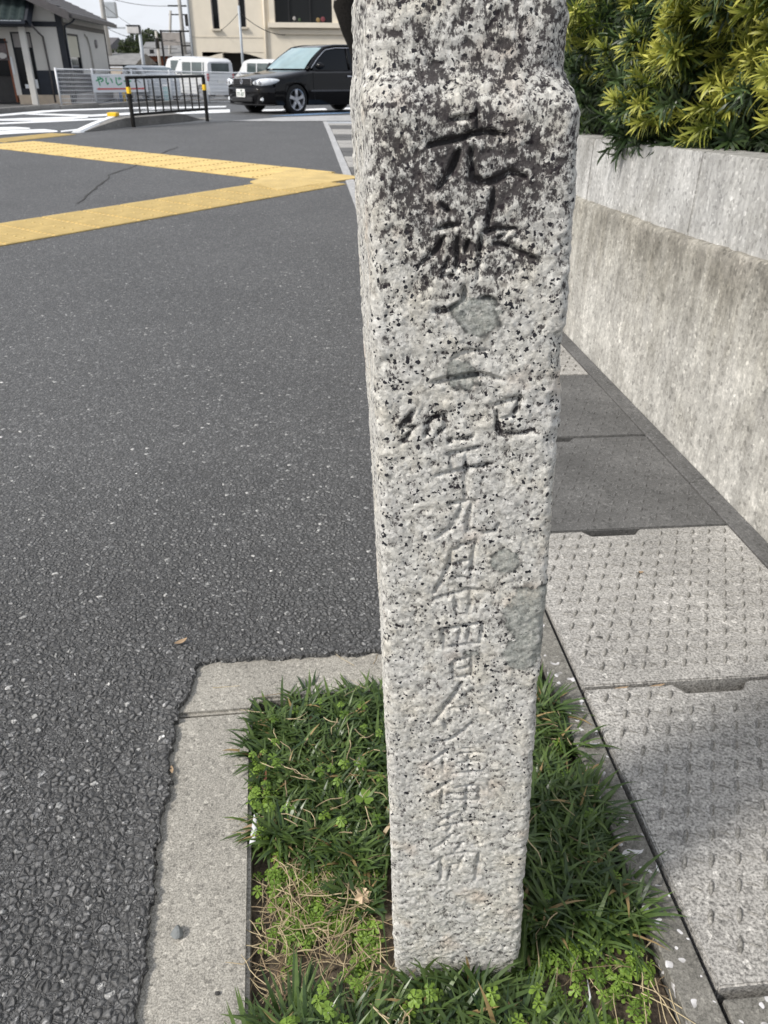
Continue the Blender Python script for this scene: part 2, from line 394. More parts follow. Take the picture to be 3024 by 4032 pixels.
# ------------------------------------------------------------------ ground
GO = Vector((.469, .582, 0)); GA = Vector((-.0976, .9952, 0)); GT = Vector((.9952, .0976, 0))
GROT = math.atan2(GT.y, GT.x)
def gp(s, t, z=0): return GO + GA * s + GT * t + Vector((0, 0, z))
def gx(Y, t):
    s = (Y - GO.y - GT.y * t) / GA.y
    return GO.x + GA.x * s + GT.x * t
def planter_left(Y): return np.where(Y < 1.065, -.392 + (1.065 - Y) * .137, -.392 + (Y - 1.065) * .05)
def planter_back(x): return 1.231 + .105 * (x + .383)
def build_ground():
    ys = np.arange(.30, 2.4001, .004); nx = 440
    rows = []
    for y in ys:
        rows.append(np.stack([np.linspace(-1.3, gx(y, -.06), nx), np.full(nx, y), np.zeros(nx)], 1))
    V = np.concatenate(rows)
    x, y = V[:, 0], V[:, 1]
    wob = .007 * vnoise(V, 38, 3) + .0045 * vnoise(V, 110, 4)
    inside = np.minimum(x - planter_left(y), planter_back(x) - y) + wob
    V[:, 2] = .009 * sstep(-.06, -.012, inside) + .004 * vnoise(V, 6, 8) * sstep(-.02, -.2, inside)
    V[:, 2] = np.where(inside > 0, -.09, V[:, 2])
    edge = (np.abs(x + 1.3) < 1e-4) | (y < .3001) | (y > 2.398)
    V[edge & (inside <= 0), 2] = 0
    Q = grid_quads(len(ys), nx)
    V = list(map(tuple, V)); Q = [tuple(q) for q in Q.tolist()]
    def quad(*p):
        o = len(V); V.extend(p); Q.append((o, o + 1, o + 2, o + 3))
    B = 900
    quad((-B, -60, 0), (B, -60, 0), (B, .3, 0), (-B, .3, 0)) if False else None
    quad((-B, -60, 0), (gx(-60, -.06), -60, 0), (gx(.3, -.06), .3, 0), (-B, .3, 0))
    quad((gx(-60, .67), -60, 0), (B, -60, 0), (B, .3, 0), (gx(.3, .67), .3, 0))
    quad((-B, .3, 0), (-1.3, .3, 0), (-1.3, 2.4, 0), (-B, 2.4, 0))
    quad((gx(.3, .67), .3, 0), (B, .3, 0), (B, 2.4, 0), (gx(2.4, .67), 2.4, 0))
    quad((-B, 2.4, 0), (gx(2.4, -.06), 2.4, 0), (gx(15, -.06), 15, 0), (-B, 15, 0))
    quad((gx(2.4, .67), 2.4, 0), (B, 2.4, 0), (B, 15, 0), (gx(15, .67), 15, 0))
    z18 = zg(18.5)
    quad((-B, 15, 0), (gx(15, -.06), 15, 0), (gx(18.5, -.06), 18.5, z18), (-B, 18.5, z18))
    quad((gx(15, .67), 15, 0), (B, 15, 0), (B, 18.5, z18), (gx(18.5, .67), 18.5, z18))
    yy = [18.5, 22, 34, 60, 2500]
    for a, b in zip(yy, yy[1:]): quad((-B, a, zg(a)), (B, a, zg(a)), (B, b, zg(b)), (-B, b, zg(b)))
    o = np_mesh('asphalt_ground', np.array(V), np.array(Q), M['asphalt'])
    tag(o, 'dark grey weathered asphalt of the open lot', None, None, 'structure')
build_ground()

def sheet(name, poly, m, dz, label, kind='structure', parent=None):
    """a flat sheet that follows the ground, cut into strips where the ground bends"""
    bm = bmesh.new()
    f = bm.faces.new([bm.verts.new((x, y, 0)) for x, y in poly])
    for yc in PROF_Y[1:5]:
        bmesh.ops.bisect_plane(bm, geom=bm.verts[:] + bm.edges[:] + bm.faces[:], plane_co=(0, yc, 0), plane_no=(0, 1, 0))
    for v in bm.verts: v.co.z = zg(v.co.y) + dz
    bmesh.ops.recalc_face_normals(bm, faces=bm.faces)
    if bm.faces and sum(fc.normal.z for fc in bm.faces) < 0: bmesh.ops.reverse_faces(bm, faces=bm.faces)
    me = bpy.data.meshes.new(name); bm.to_mesh(me); bm.free(); me.materials.append(m)
    o = bpy.data.objects.new(name, me); C.objects.link(o)
    if parent is not None: o.parent = parent
    return tag(o, label, None, None, kind)

sheet('road', [(-60, 2), (-14, 9), (-7.19, 13.18), (-6.29, 13.83), (-5.6, 14.52), (-5.3, 14.66), (-3.33, 18.19), (-2.29, 18.26), (-.58, 18.6), (6, 20), (30, 26), (30, 40), (-5, 36.2), (-6.52, 34.57), (-7.26, 30.09), (-7.85, 26.66), (-8.65, 22.94), (-9.21, 20.53), (-10.06, 19.2), (-13, 14), (-60, 8)], M['road'], .004, 'bluish grey asphalt road beyond the lot')
mk = [
 [(-9.02,19.29),(-8.75,18.71),(-8.2,21.88),(-7.2,24.25),(-6.18,25.55),(-6.55,27.08),(-7.61,25.64),(-8.67,23.15)],
 [(-8.66,20.62),(-6.92,20.21),(-6.37,21.41),(-5.84,22.46),(-5.55,21.3),(-6.07,20.36),(-6.64,19.36),(-8.43,20.07)],
 [(-8.42,17.98),(-8.22,17.55),(-6.99,17.73),(-6.59,18.95),(-6.79,19.55),(-7.84,18.65)],
 [(-7.82,16.67),(-7.62,16.23),(-6.77,17.32),(-5.64,18.9),(-5.82,19.5),(-7.0,17.91)],
 [(-7.31,15.54),(-6.95,14.75),(-6.37,15.25),(-6.5,15.57),(-6.87,15.81)],
 [(-6.9,14.65),(-6.52,13.81),(-6.09,14.36),(-5.66,14.67),(-5.77,14.94),(-6.13,15.28)],
 [(-5.69,14.89),(-5.59,14.62),(-5.41,15.24),(-5.52,15.56)],
 [(-5.65,19.85),(-5.25,20.61),(-3.98,21.84),(-4.47,24.57),(-5.87,22.05),(-6.09,21.46)],
 [(-3.4,22.7),(-2.89,23.66),(-2.96,25.49),(-3.61,24.81)],
 [(-2.24,23.41),(-1.72,24.88),(-1.93,26.83),(-2.41,25.65)],
 [(-1.39,25.45),(-.81,26.11),(-.88,28.3),(-1.38,27.56)],
 [(-6.44,22.7),(-6.36,24.5),(-5.02,26.99),(-5.34,28.71),(-6.79,26.16)]]
for p in mk: sheet('road_marking', p, M['white_paint'], .008, 'white painted marking on the road')
sheet('blue_road_marking', [(-2.83,20.21),(-1.99,20.81),(-.88,22.19),(-.92,23.14),(-2.06,21.54)], M['blue_paint'], .008, 'blue painted patch on the road beneath the black car')
sheet('road_gutter', [(-3.31,18.2),(-2.88,18.93),(-2.48,19.82),(-.84,21.13),(-.4,21.4),(-.3,18.66),(-1.4,18.48),(-2.29,18.26)], M['gutter_pale'], .009, 'pale concrete gutter apron at the edge of the lot')

# crack in the lot
cb = MB()
pts = [(-2.71,7.16),(-2.78,7.75),(-2.9,8.4),(-3.03,9.1),(-2.99,9.9),(-3.05,11.2),(-3.03,12.25)]
L = []; Rr = []
for i in range(25):
    u = i / 24 * (len(pts) - 1); k = min(int(u), len(pts) - 2); f = u - k
    x = pts[k][0] * (1 - f) + pts[k + 1][0] * f + random.uniform(-.025, .025); y = pts[k][1] * (1 - f) + pts[k + 1][1] * f
    w = .011 * random.uniform(.4, 1.3); L.append((x - w, y, .004)); Rr.append((x + w, y, .004))
cb.grid([L, Rr]); tag(cb.build('asphalt_crack', M['channel']), 'thin dark crack running across the asphalt', None, None, 'structure')

# ------------------------------------------------------------------ tactile paving: three strips of ribbed tiles
def tile_mesh(w, l, ribs, dots):
    b = MB(); b.bx(-w / 2, w / 2, 0, l, 0, .007)
    n = 7
    for i in range(n):
        x = -w / 2 + w * (i + .5) / n
        for h0, h1, k in ((.007, .0125, .34),):
            ww = w / n * k
            b.add([(x - ww, .012, h0), (x - ww * .6, .012, h1), (x + ww * .6, .012, h1), (x + ww, .012, h0), (x - ww, l - .012, h0), (x - ww * .6, l - .012, h1), (x + ww * .6, l - .012, h1), (x + ww, l - .012, h0)],
                  [(0, 1, 5, 4), (1, 2, 6, 5), (2, 3, 7, 6), (0, 3, 2, 1), (4, 5, 6, 7)])
    for (dx, dy) in dots:
        P = [(dx + .013 * math.cos(a), dy + .013 * math.sin(a), .0125) for a in np.arange(0, 6.28, .785)]
        P += [(dx + .007 * math.cos(a), dy + .007 * math.sin(a), .0165) for a in np.arange(0, 6.28, .785)]
        b.add(P, [(i, (i + 1) % 8, 8 + (i + 1) % 8, 8 + i) for i in range(8)] + [tuple(range(8, 16))])
    return b
def strip(label, p0, p1, w, end_cut):
    d = Vector((p1[0] - p0[0], p1[1] - p0[1], 0)); ln = d.length; a = math.atan2(d.y, d.x) - math.pi / 2
    root = empty('tactile_strip', (p0[0], p0[1], 0), a, label); tag(root, kind='structure')
    n = max(1, round(ln / .385)); l = ln / n
    W = w / 2
    src = {}
    for i in range(n):
        for sd in (-1, 1):
            key = (i % 3, sd)
            if key not in src:
                dots = [(k * W * .286, l * (.5 + .03 * (i % 3 - 1))) for k in (-1, 0, 1)]
                o = tile_mesh(W - .004, l - .004, 7, dots).build('tactile_tile', M['yellow'], root)
                src[key] = o
            else:
                o = src[key].copy(); C.objects.link(o); o.parent = root
            o.location = (sd * W / 2, i * l, .001 * ((i * 7 + sd) % 3) * .4)
    return root
strip('yellow ribbed tactile strip nearest the granite post', (-4.40, 3.43), (-.72, 8.73), .74, 0)
strip('yellow ribbed tactile strip crossing behind the nearest strip', (-.86, 9.10), (-5.65, 12.55), .94, 0)
strip('short yellow tactile strip running to the white kerb ramp', (-5.95, 12.85), (-5.42, 14.30), .50, 0)
# wedge where the two strips meet
b = MB(); b.prism([(-1.42, 8.62), (-1.06, 8.02), (-.28, 9.02), (-.40, 9.18), (-1.12, 9.72)], 0, .012)
tag(b.build('tactile_junction', M['yellow']), 'yellow tactile wedge where two strips meet', None, None, 'structure')

# ------------------------------------------------------------------ planter: kerb, soil
kr = empty('planter_kerb', (0, 0, 0), 0, 'pale concrete kerb bounding the small planting bed', 'kerb')
def inner_x(Y): return -.168 - .145 * (Y - .5)
b = MB(); jl, jr = 1.084, 1.104
b.prism([(-.425 + (1.065 - .05) * .137, .05), (inner_x(.05), .05), (inner_x(.5), .5), (inner_x(jr), jr), (-.415, jl)], -.2, -.003)
b.build('kerb_stone', M['kerb'], kr, bevel=.006, seg=2)
b = MB(); b.prism([(-.415, jl + .004), (inner_x(jr), jr + .003), (inner_x(jr) + .004, 1.135), (.332, 1.19), (.325, 1.32), (-.415, 1.25)], -.2, -.002)
b.build('kerb_stone', M['kerb'], kr, bevel=.006, seg=2)
xs = np.arange(-.24, .45, .009); ysl = np.arange(.25, 1.22, .009)
X, Y = np.meshgrid(xs, ysl); P = np.stack([X.ravel(), Y.ravel(), np.zeros(X.size)], 1)
P[:, 2] = -.036 + .008 * vnoise(P, 22, 1) + .004 * vnoise(P, 90, 2)
P[:, 0] = np.minimum(P[:, 0], np.array([gx(y, -.062) for y in P[:, 1]])); P[:, 0] = np.maximum(P[:, 0], inner_x(P[:, 1]) - .01)
tag(np_mesh('planting_soil', P, grid_quads(len(ysl), len(xs)), M['soil']), 'brown soil of the small planting bed', None, None, 'structure')

# ------------------------------------------------------------------ gutter: channel, edges, lids
b = MB()
for i in range(1):
    s0, s1 = -3, 18
    A = [gp(s0, -.008, -.002), gp(s0, -.008, -.2), gp(s0, .675, -.2), gp(s0, .675, -.002)]
    Bq = [gp(s1, -.008, -.03), gp(s1, -.008, -.2), gp(s1, .675, -.2), gp(s1, .675, -.03)]
    b.grid([A, Bq])
tag(b.build('gutter_channel', M['channel']), 'dark drainage channel below the lids', None, None, 'structure')
def strip_st(name, s0, s1, t0, t1, z0, z1, m, label, n=1):
    b = MB()
    c = [gp(s0, t0), gp(s0, t1), gp(s1, t1), gp(s1, t0)]
    for k in range(n):
        u, v = s0 + (s1 - s0) * k / n, s0 + (s1 - s0) * (k + 1) / n
        c = [gp(u, t0), gp(u, t1), gp(v, t1), gp(v, t0)]
        b.prism([(p.x, p.y) for p in c], lambda x, y: z0 + zg(y), lambda x, y: z1 + zg(y))
    return tag(b.build(name, m, bevel=.002), label, None, None, 'structure')
strip_st('mortar_edge', -2.6, 3.2, -.060, -.009, -.09, -.002, M['mortar'], 'speckled mortar edge beside the gutter lids')
strip_st('gutter_edge', 3.2, 17.9, -.10, -.009, -.09, .006, M['gutter_pale'], 'pale concrete gutter edge in the distance', 8)
strip_st('wall_foot_strip', -2.6, 12, .608, .668, -.09, -.002, M['dark_lid'], 'dark strip between the gutter lids and the wall foot')
strip_st('gutter_end_slab', -2.6, -.009, 0, .60, -.09, -.005, M['mortar'], 'dark speckled mortar slab at the end of the gutter lids')
PITCH = .5935; LID = .586
def lid_mesh(notch=True):
    b = MB()
    poly = [(0, 0), (.6, 0), (.6, LID)]
    if notch: poly += [(.345, LID), (.325, LID - .026), (.205, LID - .026), (.185, LID)]
    poly += [(0, LID)]
    b.prism(poly, -.07, 0); return b
def tread_mesh(dk=1.0):
    b = MB(); dx, dy = .0225, .046
    for i in range(1, 27):
        for j in range(1, 14):
            x, y = .012 + i * dx, .006 + j * dy
            if x > .58 or y > LID - .02 or (.17 < x < .36 and y > LID - .05): continue
            a = R(60) if (i + j) % 2 else R(-27)
            if (i + j) % 2 == 0 and j % 2 == 0 and False: continue
            odd = (i + j) % 2; hl, hw, hh = (.0160, .0042, .0056) if odd else (.0120, .0024, .0020)
            hh *= dk
            P = []
            for k in range(8):
                u = k / 8 * 2 * math.pi
                for sc, z in ((1, -.0004), (.62, .75), ):
                    px, py = math.cos(u) * hl * sc, math.sin(u) * hw * sc
                    P.append((x + px * math.cos(a) - py * math.sin(a), y + px * math.sin(a) + py * math.cos(a), z if z < 0 else hh * z))
            P.append((x, y, hh))
            F = []
            for k in range(8):
                k2 = (k + 1) % 8
                F += [(2 * k, 2 * k2, 2 * k2 + 1, 2 * k + 1), (2 * k + 1, 2 * k2 + 1, 16)]
            b.add(P, F)
    return b
LIDLAB = ['grey patterned concrete gutter lid nearest the camera, beside the right-hand grass',
          'grey patterned concrete gutter lid between the nearest lid and the dark lids',
          'dark coated gutter lid directly behind the second grey lid',
          'dark coated gutter lid farther along, before the far pale lid',
          'pale patterned gutter lid half hidden by the post at the wall foot']
lid_src = {}
far_group = 'gutter lids far along the wall'
for i in range(29):
    s = i * PITCH + .004
    dark = (i // 2) % 2 == 1
    near = i < 5
    key = (dark, near)
    if key not in lid_src:
        o = lid_mesh(near).build('gutter_lid', M['dark_lid'] if dark else M['lid'], bevel=.0028, seg=2)
        tr = None
        if near:
            tr = tread_mesh(.45 if dark else 1.0).build('raised_tread', M['dark_lid'] if dark else M['tread'], o, smooth=True); tr['kind'] = 'stuff'
        lid_src[key] = (o, tr)
    else:
        o0, tr0 = lid_src[key]; o = o0.copy(); C.objects.link(o)
        if tr0 is not None:
            t2 = tr0.copy(); C.objects.link(t2); t2.parent = o
    p = gp(s, 0); o.location = (p.x, p.y, zg(p.y) + (.0015 if i % 2 else 0)); o.rotation_euler = (0, 0, GROT)
    if i == 0: o.rotation_euler = (0, R(.25), GROT)
    ordn = ['first', 'second', 'third', 'fourth', 'fifth', 'sixth', 'seventh', 'eighth', 'ninth', 'tenth', 'eleventh', 'twelfth', 'thirteenth', 'fourteenth', 'fifteenth', 'sixteenth'][sum(1 for q in range(i + 1, 29) if (q // 2) % 2 == (i // 2) % 2)]
    lab = LIDLAB[i] if i < 5 else (('darker grey' if dark else 'pale grey') + ' far gutter lid, the ' + ordn + ' such lid counted from the road')
    tag(o, lab, 'gutter lid', 'near gutter lids' if near else far_group + (', darker ones' if dark else ', paler ones'))

# ------------------------------------------------------------------ retaining wall
wall = empty('retaining_wall', gp(0, .669), 0, 'two-tier stained concrete retaining wall below the hedge', 'wall')
wall_inv = Matrix.Translation(-wall.location)
def zl(s): return float(np.interp(s, [-2.2, 1.44, 1.95, 2.98, 9.6], [.82, .652, .622, .582, .42]))
def zt(s): return float(np.interp(s, [-2.2, 1.58, 3.09, 9.6], [1.05, .884, .817, .60]))
ss = np.arange(-2.2, 9.5, .014); prof = []
rows = []
W0 = Vector(wall.location)
for s in ss:
    z = zl(s); row = []
    zz = [-.08] + list(np.linspace(0, z - .035, 24)) + [z - .022, z - .012, z - .004, z, z + .002, z + .002, z - .005]
    tt = [.669] * 25 + [.6695, .671, .675, .682, .692, .72, .93]
    row = [tuple(gp(s, t, q) - W0) for t, q in zip(tt, zz)] + [tuple(gp(s, .93, -.08) - W0)]
    rows.append(row)
V = np.array(rows).reshape(-1, 3); nc = len(rows[0])
Pn = V.copy()
col = np.tile(np.arange(nc), len(ss))
top = np.exp(-((col - 28.5) / 2.6) ** 2)
off = .0016 * vnoise(Pn, 9, 11) + .0007 * vnoise(Pn, 40, 12) + top * (.006 * vnoise(Pn, 14, 13) + .0045 * vnoise(Pn, 60, 14))
V[:, 0] += off * GT.x * -1; V[:, 1] += off * -GT.y; V[:, 2] += top * (.004 * vnoise(Pn, 30, 15))
np_mesh('wall_base', V, grid_quads(len(ss), nc), M['wall_low'], parent=wall)
k = 0
for s0 in np.arange(-2.05, 9.4, 1.0):
    s1 = s0 + .994
    b = MB(); c = [gp(s0, .692), gp(s0, .86), gp(s1, .86), gp(s1, .692)]
    rr_ = []
    b.add([tuple(p - W0 + Vector((0, 0, zl(s) - .01))) for p, s in zip(c, (s0, s0, s1, s1))] + [tuple(p - W0 + Vector((0, 0, zt(s)))) for p, s in zip(c, (s0, s0, s1, s1))],
          [(3, 2, 1, 0), (4, 5, 6, 7), (0, 1, 5, 4), (1, 2, 6, 5), (2, 3, 7, 6), (3, 0, 4, 7)])
    b.build('wall_panel', M['wall_top'], wall, bevel=.004, seg=2)
b = MB()
c = [gp(-2.2, .865), gp(-2.2, 8), gp(9.4, 8), gp(9.4, .865)]
b.prism([(p.x, p.y) for p in c], -.1, .72)
tag(b.build('hedge_bed', M['soil']), 'raised soil bed behind the wall', None, None, 'structure')

# ------------------------------------------------------------------ granite marker post
STROKES = [(151,1.0,[481,10619,568,10630,663,10639]),(117,0.6,[667,10680,679,10619,678,10546]),(176,1.3,[319,10443,412,10468,552,10492,668,10523,784,10540,902,10522]),(217,1.2,[562,10407,537,10332,493,10255,408,10144]),(216,1.2,[662,10419,659,10322,668,10223,738,10174,857,10190,960,10248,1083,10216]),(160,0.8,[389,9836,500,9854,591,9869]),(159,0.7,[443,10020,507,9964]),(164,0.8,[466,9778,396,9658,268,9536]),(164,0.7,[572,9767,585,9636,585,9514]),(153,0.6,[511,9611,455,9439]),(152,0.7,[455,9452,556,9465]),(198,0.9,[843,10136,835,9989,816,9827]),(148,0.8,[780,9815,884,9830,1044,9841]),(178,0.9,[770,9780,767,9637,761,9442]),(164,0.9,[873,9728,994,9699,1085,9658,1267,9593]),(124,0.6,[889,9763,973,9805]),(138,0.7,[666,9750,646,9660]),(193,1.3,[649,9385,665,9265]),(181,0.9,[408,9174,531,9181,631,9252]),(155,0.7,[796,9286,926,9268]),(155,0.8,[575,8761,698,8815,882,8843]),(195,1.1,[433,8548,566,8568,699,8601,831,8614,1016,8578]),(162,1.0,[996,8357,1081,8381,1172,8395,1209,8395,1181,8291,1136,8235]),(176,0.9,[1008,8283,1026,8131,1069,8064,1221,8055,1368,8100]),(125,0.6,[1020,8210,1143,8235]),(188,1.0,[270,8276,210,8190,142,8102]),(151,0.8,[143,8089,286,8124]),(177,1.0,[262,8097,200,8029,157,7967]),(176,1.0,[361,8131,434,8212,532,8232,555,8140,477,8052]),(164,0.9,[410,8178,365,8024]),(152,0.8,[618,8012,595,7964]),(139,0.7,[644,7999,807,8028]),(152,0.9,[594,7851,739,7890,889,7933]),(167,1.0,[494,7640,660,7680,826,7719,997,7760]),(171,0.8,[746,7911,766,7631,786,7399]),(129,0.6,[614,7841,633,7701]),(171,0.9,[637,7353,755,7362,886,7378]),(176,0.9,[749,7354,717,7205,651,7067,521,6958]),(187,1.0,[847,7370,812,7176,826,7054,990,7022,1081,7056,1116,7133]),(175,1.0,[672,6839,657,6655,591,6466,517,6317]),(144,0.8,[679,6825,785,6882,914,6946]),(149,0.8,[908,6939,879,6728,888,6469]),(122,0.7,[699,6670,855,6714]),(124,0.7,[756,6519,874,6505]),(162,0.9,[526,6235,667,6296,839,6350,975,6374,1133,6338]),(178,0.9,[716,6334,747,6199,767,6062]),(178,0.9,[875,6380,892,6201,877,6032]),(140,0.7,[754,6062,882,6048]),(166,1.0,[598,5858,776,5899,1041,5957]),(169,1.0,[610,5874,641,5747,660,5619]),(168,1.0,[1047,5949,1049,5831,1025,5703]),(155,0.9,[659,5635,852,5669,1045,5704]),(142,0.8,[809,5876,798,5717]),(142,0.8,[910,5900,895,5718]),(160,0.9,[741,5432,759,5324,771,5214]),(157,0.9,[747,5437,837,5474,933,5508]),(160,0.9,[938,5505,961,5376,963,5233]),(146,0.8,[771,5223,963,5242]),(132,0.8,[778,5344,941,5384]),(206,1.0,[868,5156,796,4983,684,4788,581,4608]),(191,0.9,[842,5139,961,4933,1064,4810,1177,4741]),(150,0.7,[738,4789,967,4827]),(156,0.8,[695,4614,740,4469]),(184,1.0,[1005,4592,898,4436,811,4357,657,4276]),(171,0.9,[584,4310,683,4285]),(187,1.0,[767,4171,666,4063,537,3935]),(161,0.9,[705,4072,732,3827]),(145,0.8,[876,4098,1139,4140]),(148,0.8,[1000,4130,1015,3821]),(147,0.8,[883,3971,1128,3996]),(161,0.9,[831,3800,1178,3847]),(119,0.7,[924,4200,1037,4189]),(192,1.0,[810,3683,713,3584,574,3459]),(166,0.9,[720,3565,727,3257]),(163,0.9,[870,3576,1012,3597,1147,3612]),(193,1.1,[1149,3612,1170,3350]),(137,0.8,[787,3461,1154,3494]),(151,0.8,[805,3356,1170,3360]),(181,0.9,[1005,3588,1026,3397,1022,3173]),(182,0.9,[891,3151,819,3061,724,2990]),(182,1.0,[680,2854,882,2918,1048,2964,1257,2987]),(154,0.8,[957,3093,1004,3004,950,2963]),(156,0.8,[868,2911,819,2758]),(187,0.9,[870,2738,770,2571,638,2475]),(187,0.9,[1026,2605,987,2532,934,2447]),(190,0.9,[787,2349,712,2252,641,2186]),(157,0.8,[1135,2571,1248,2598]),(207,1.1,[766,2349,776,1924]),(221,1.2,[1226,2440,1233,2172,1219,1930]),(158,0.8,[851,2378,1229,2446]),(146,0.8,[859,2206,1021,2180]),(146,0.8,[1032,2363,981,2103]),(148,0.7,[895,2211,872,1925])]
def build_post():
    zr = np.concatenate([np.arange(-.08, 1.052, .00125), np.arange(1.052, 1.185, .0012)])
    NF, NS, NB, NR, NCr = 136, 56, 20, 44, 8
    rows = []; uz = []
    for z in zr:
        xl = .0215 - .036 * z; xr = .1940 - .0412 * z
        yf = .605 + .047 * z; yb = yf + .165
        tw = -.0175 * np.clip(z, 0, 1.1)                      # slight twist: the back drifts left
        # shoulder and narrower head
        k = sstep(1.064, 1.099, z) ** 1.4
        rad = .011 + .006 * sstep(.95, 1.06, z)
        xr -= .0062 * k; yf += .019 * k; xl += .001 * k; yb -= .004 * k
        m = np.clip((z - 1.128) / .057, 0, 1); ins = .043 * (1 - math.sqrt(max(0, 1 - m * m)))
        xl += ins; xr -= ins; yf += ins; yb -= ins
        rad = min(rad + ins * .35 + .012 * k, .045)
        pts = []
        def arc(cx, cy, a0):
            for j in range(NCr):
                a = a0 + (j + .5) / NCr * math.pi / 2
                pts.append((cx + rad * math.cos(a), cy + rad * math.sin(a)))
        for j in range(NF): pts.append((xl + rad + (xr - xl - 2 * rad) * j / (NF - 1), yf))
        arc(xr - rad, yf + rad, -math.pi / 2)
        for j in range(NR): pts.append((xr, yf + rad + (yb - yf - 2 * rad) * j / (NR - 1)))
        arc(xr - rad, yb - rad, 0)
        for j in range(NB): pts.append((xr - rad - (xr - xl - 2 * rad) * j / (NB - 1), yb))
        arc(xl + rad, yb - rad, math.pi / 2)
        for j in range(NS): pts.append((xl, yb - rad - (yb - yf - 2 * rad) * j / (NS - 1)))
        arc(xl + rad, yf + rad, math.pi)
        p = np.array(pts); p[:, 0] += tw * (p[:, 1] - yf) / .165
        rows.append(np.column_stack([p, np.full(len(p), z)]))
    V = np.array(rows); nr, nc = V.shape[:2]
    # outward normals
    dc = np.roll(V, -1, 1) - np.roll(V, 1, 1)
    dr = np.gradient(V, axis=0)
    N = np.cross(dc, dr); N /= np.maximum(np.linalg.norm(N, axis=2, keepdims=True), 1e-9)
    P = V.reshape(-1, 3); Nf = N.reshape(-1, 3)
    x, y, z = P.T
    colid = np.tile(np.arange(nc), nr)
    front = (colid < NF + 4) | (colid >= nc - 4)
    g1 = vnoise(P, 330, 1); g2 = vnoise(P, 190, 2); g3 = vnoise(P * (1, 1, 1.5), 85, 3); g4 = vnoise(P, 28, 4); g5 = vnoise(P, 9, 5); g6 = vnoise(P * (1, 1, 1.3), 120, 6)
    low = sstep(.35, .1, z)
    grain = .55 * g1 + .7 * g2 + .5 * g6
    d = .0006 * g1 + .00062 * g2 + .0006 * g6 + .00055 * g3 + .0009 * g4 + .0011 * g5
    d += low * .0004 * g2
    # chipped right and left front edges
    er = np.exp(-((colid - (NF + 4)) / 9.0) ** 2); el = np.exp(-(np.minimum(colid + NCr / 2, np.abs(nc - NCr / 2 - colid)) / 9.0) ** 2)
    chip = np.clip(vnoise(P, 42, 21) * .8 + vnoise(P, 110, 22) * .5 - .15, 0, 1)
    d -= (er * .0052 + el * .0035) * chip
    d += er * .0016 * vnoise(P, 20, 23)
    # chip on the left edge and long shallow hollows
    d -= .004 * np.exp(-((x + .003) / .012) ** 2 - ((z - .871) / .006) ** 2) * front
    d -= .0026 * np.exp(-((x - .036) / .022) ** 2 - ((z - .40) / .06) ** 2) * front
    d -= .0030 * np.exp(-((x - .03) / .02) ** 2 - ((z - .24) / .08) ** 2) * front
    # carved characters
    carve = np.zeros(len(P))
    fi = np.where(front & (z < 1.09) & (z > .17))[0]
    fx, fz = x[fi] + .0009 * vnoise(P[fi], 60, 31), z[fi] + .0009 * vnoise(P[fi], 60, 32)
    cv = np.zeros(len(fi))
    for w5, dep, q in STROKES:
        w = w5 * 1e-5 * (1.38 if q[1] > 9300 else 1.65); pts = [(q[i] * 1e-4, q[i + 1] * 1e-4) for i in range(0, len(q), 2)]
        x0 = min(p[0] for p in pts) - 3 * w; x1 = max(p[0] for p in pts) + 3 * w; z0 = min(p[1] for p in pts) - 3 * w; z1 = max(p[1] for p in pts) + 3 * w
        s = np.where((fx > x0) & (fx < x1) & (fz > z0) & (fz < z1))[0]
        if not len(s): continue
        dist = np.full(len(s), 1.0); tpar = np.zeros(len(s)); n = len(pts) - 1
        for i, (a, b) in enumerate(zip(pts, pts[1:])):
            ab = np.array(b) - np.array(a); L2 = max(ab @ ab, 1e-12)
            t = np.clip(((fx[s] - a[0]) * ab[0] + (fz[s] - a[1]) * ab[1]) / L2, 0, 1)
            dd = np.hypot(fx[s] - a[0] - t * ab[0], fz[s] - a[1] - t * ab[1])
            upd = dd < dist; dist[upd] = dd[upd]; tpar[upd] = ((i + t) / n)[upd]
        taper = .62 + .38 * np.sin(np.pi * np.clip(tpar, 0, 1)) ** .6
        val = dep * taper * np.clip(.88 + .32 * vnoise(P[fi[s]], 75, 62) + .2 * vnoise(P[fi[s]], 170, 63), .35, 1.25) * np.exp(-(dist / (w * taper)) ** 2.4)
        cv[s] = np.maximum(cv[s], val)
    carve[fi] = cv
    d -= carve * .0062 * (.70 + .30 * sstep(.70, .85, z) + .25 * sstep(.93, .98, z))
    d = d * sstep(1.185, 1.17, z) if False else d
    # stains: dark growth on the upper part (kept as an attribute, its edge broken up in the material)
    def blob(cx, cz, sx, sz): return np.exp(-((x - cx) / sx) ** 2 - ((z - cz) / sz) ** 2)
    st = .78 * blob(.066, 1.040, .072, .024) + .55 * blob(.118, 1.025, .022, .042) + .5 * blob(.012, 1.022, .016, .030) + .55 * blob(.028, 1.01, .02, .035)
    st += .72 * blob(.085, 1.012, .010, .020) + .6 * blob(.086, .998, .006, .020) + .35 * blob(.045, .985, .022, .022) + .42 * blob(.10, 1.02, .02, .02)
    st += .9 * blob(.065, 1.092, .085, .0075) + .40 * blob(.09, 1.108, .055, .016) + .34 * sstep(1.098, 1.115, z) + .34 * blob(.06, 1.068, .1, .014)
    st += .20 * blob(.065, 1.01, .10, .05) + .16 * blob(.05, .96, .09, .03)
    st += .3 * blob(.045, .955, .02, .012) + .35 * blob(.085, .955, .012, .03) + .3 * blob(.115, .962, .02, .012)
    st *= .8 + .35 * vnoise(P * (1, 1, .35), 110, 41) + .25 * vnoise(P * (1, 1, .4), 45, 42)
    st += carve * (.75 * sstep(.90, 1.0, z) + .30 * sstep(.76, .80, z) * sstep(.90, .85, z) + .06)
    st += .32 * carve * sstep(.79, .81, z) * sstep(.84, .82, z)
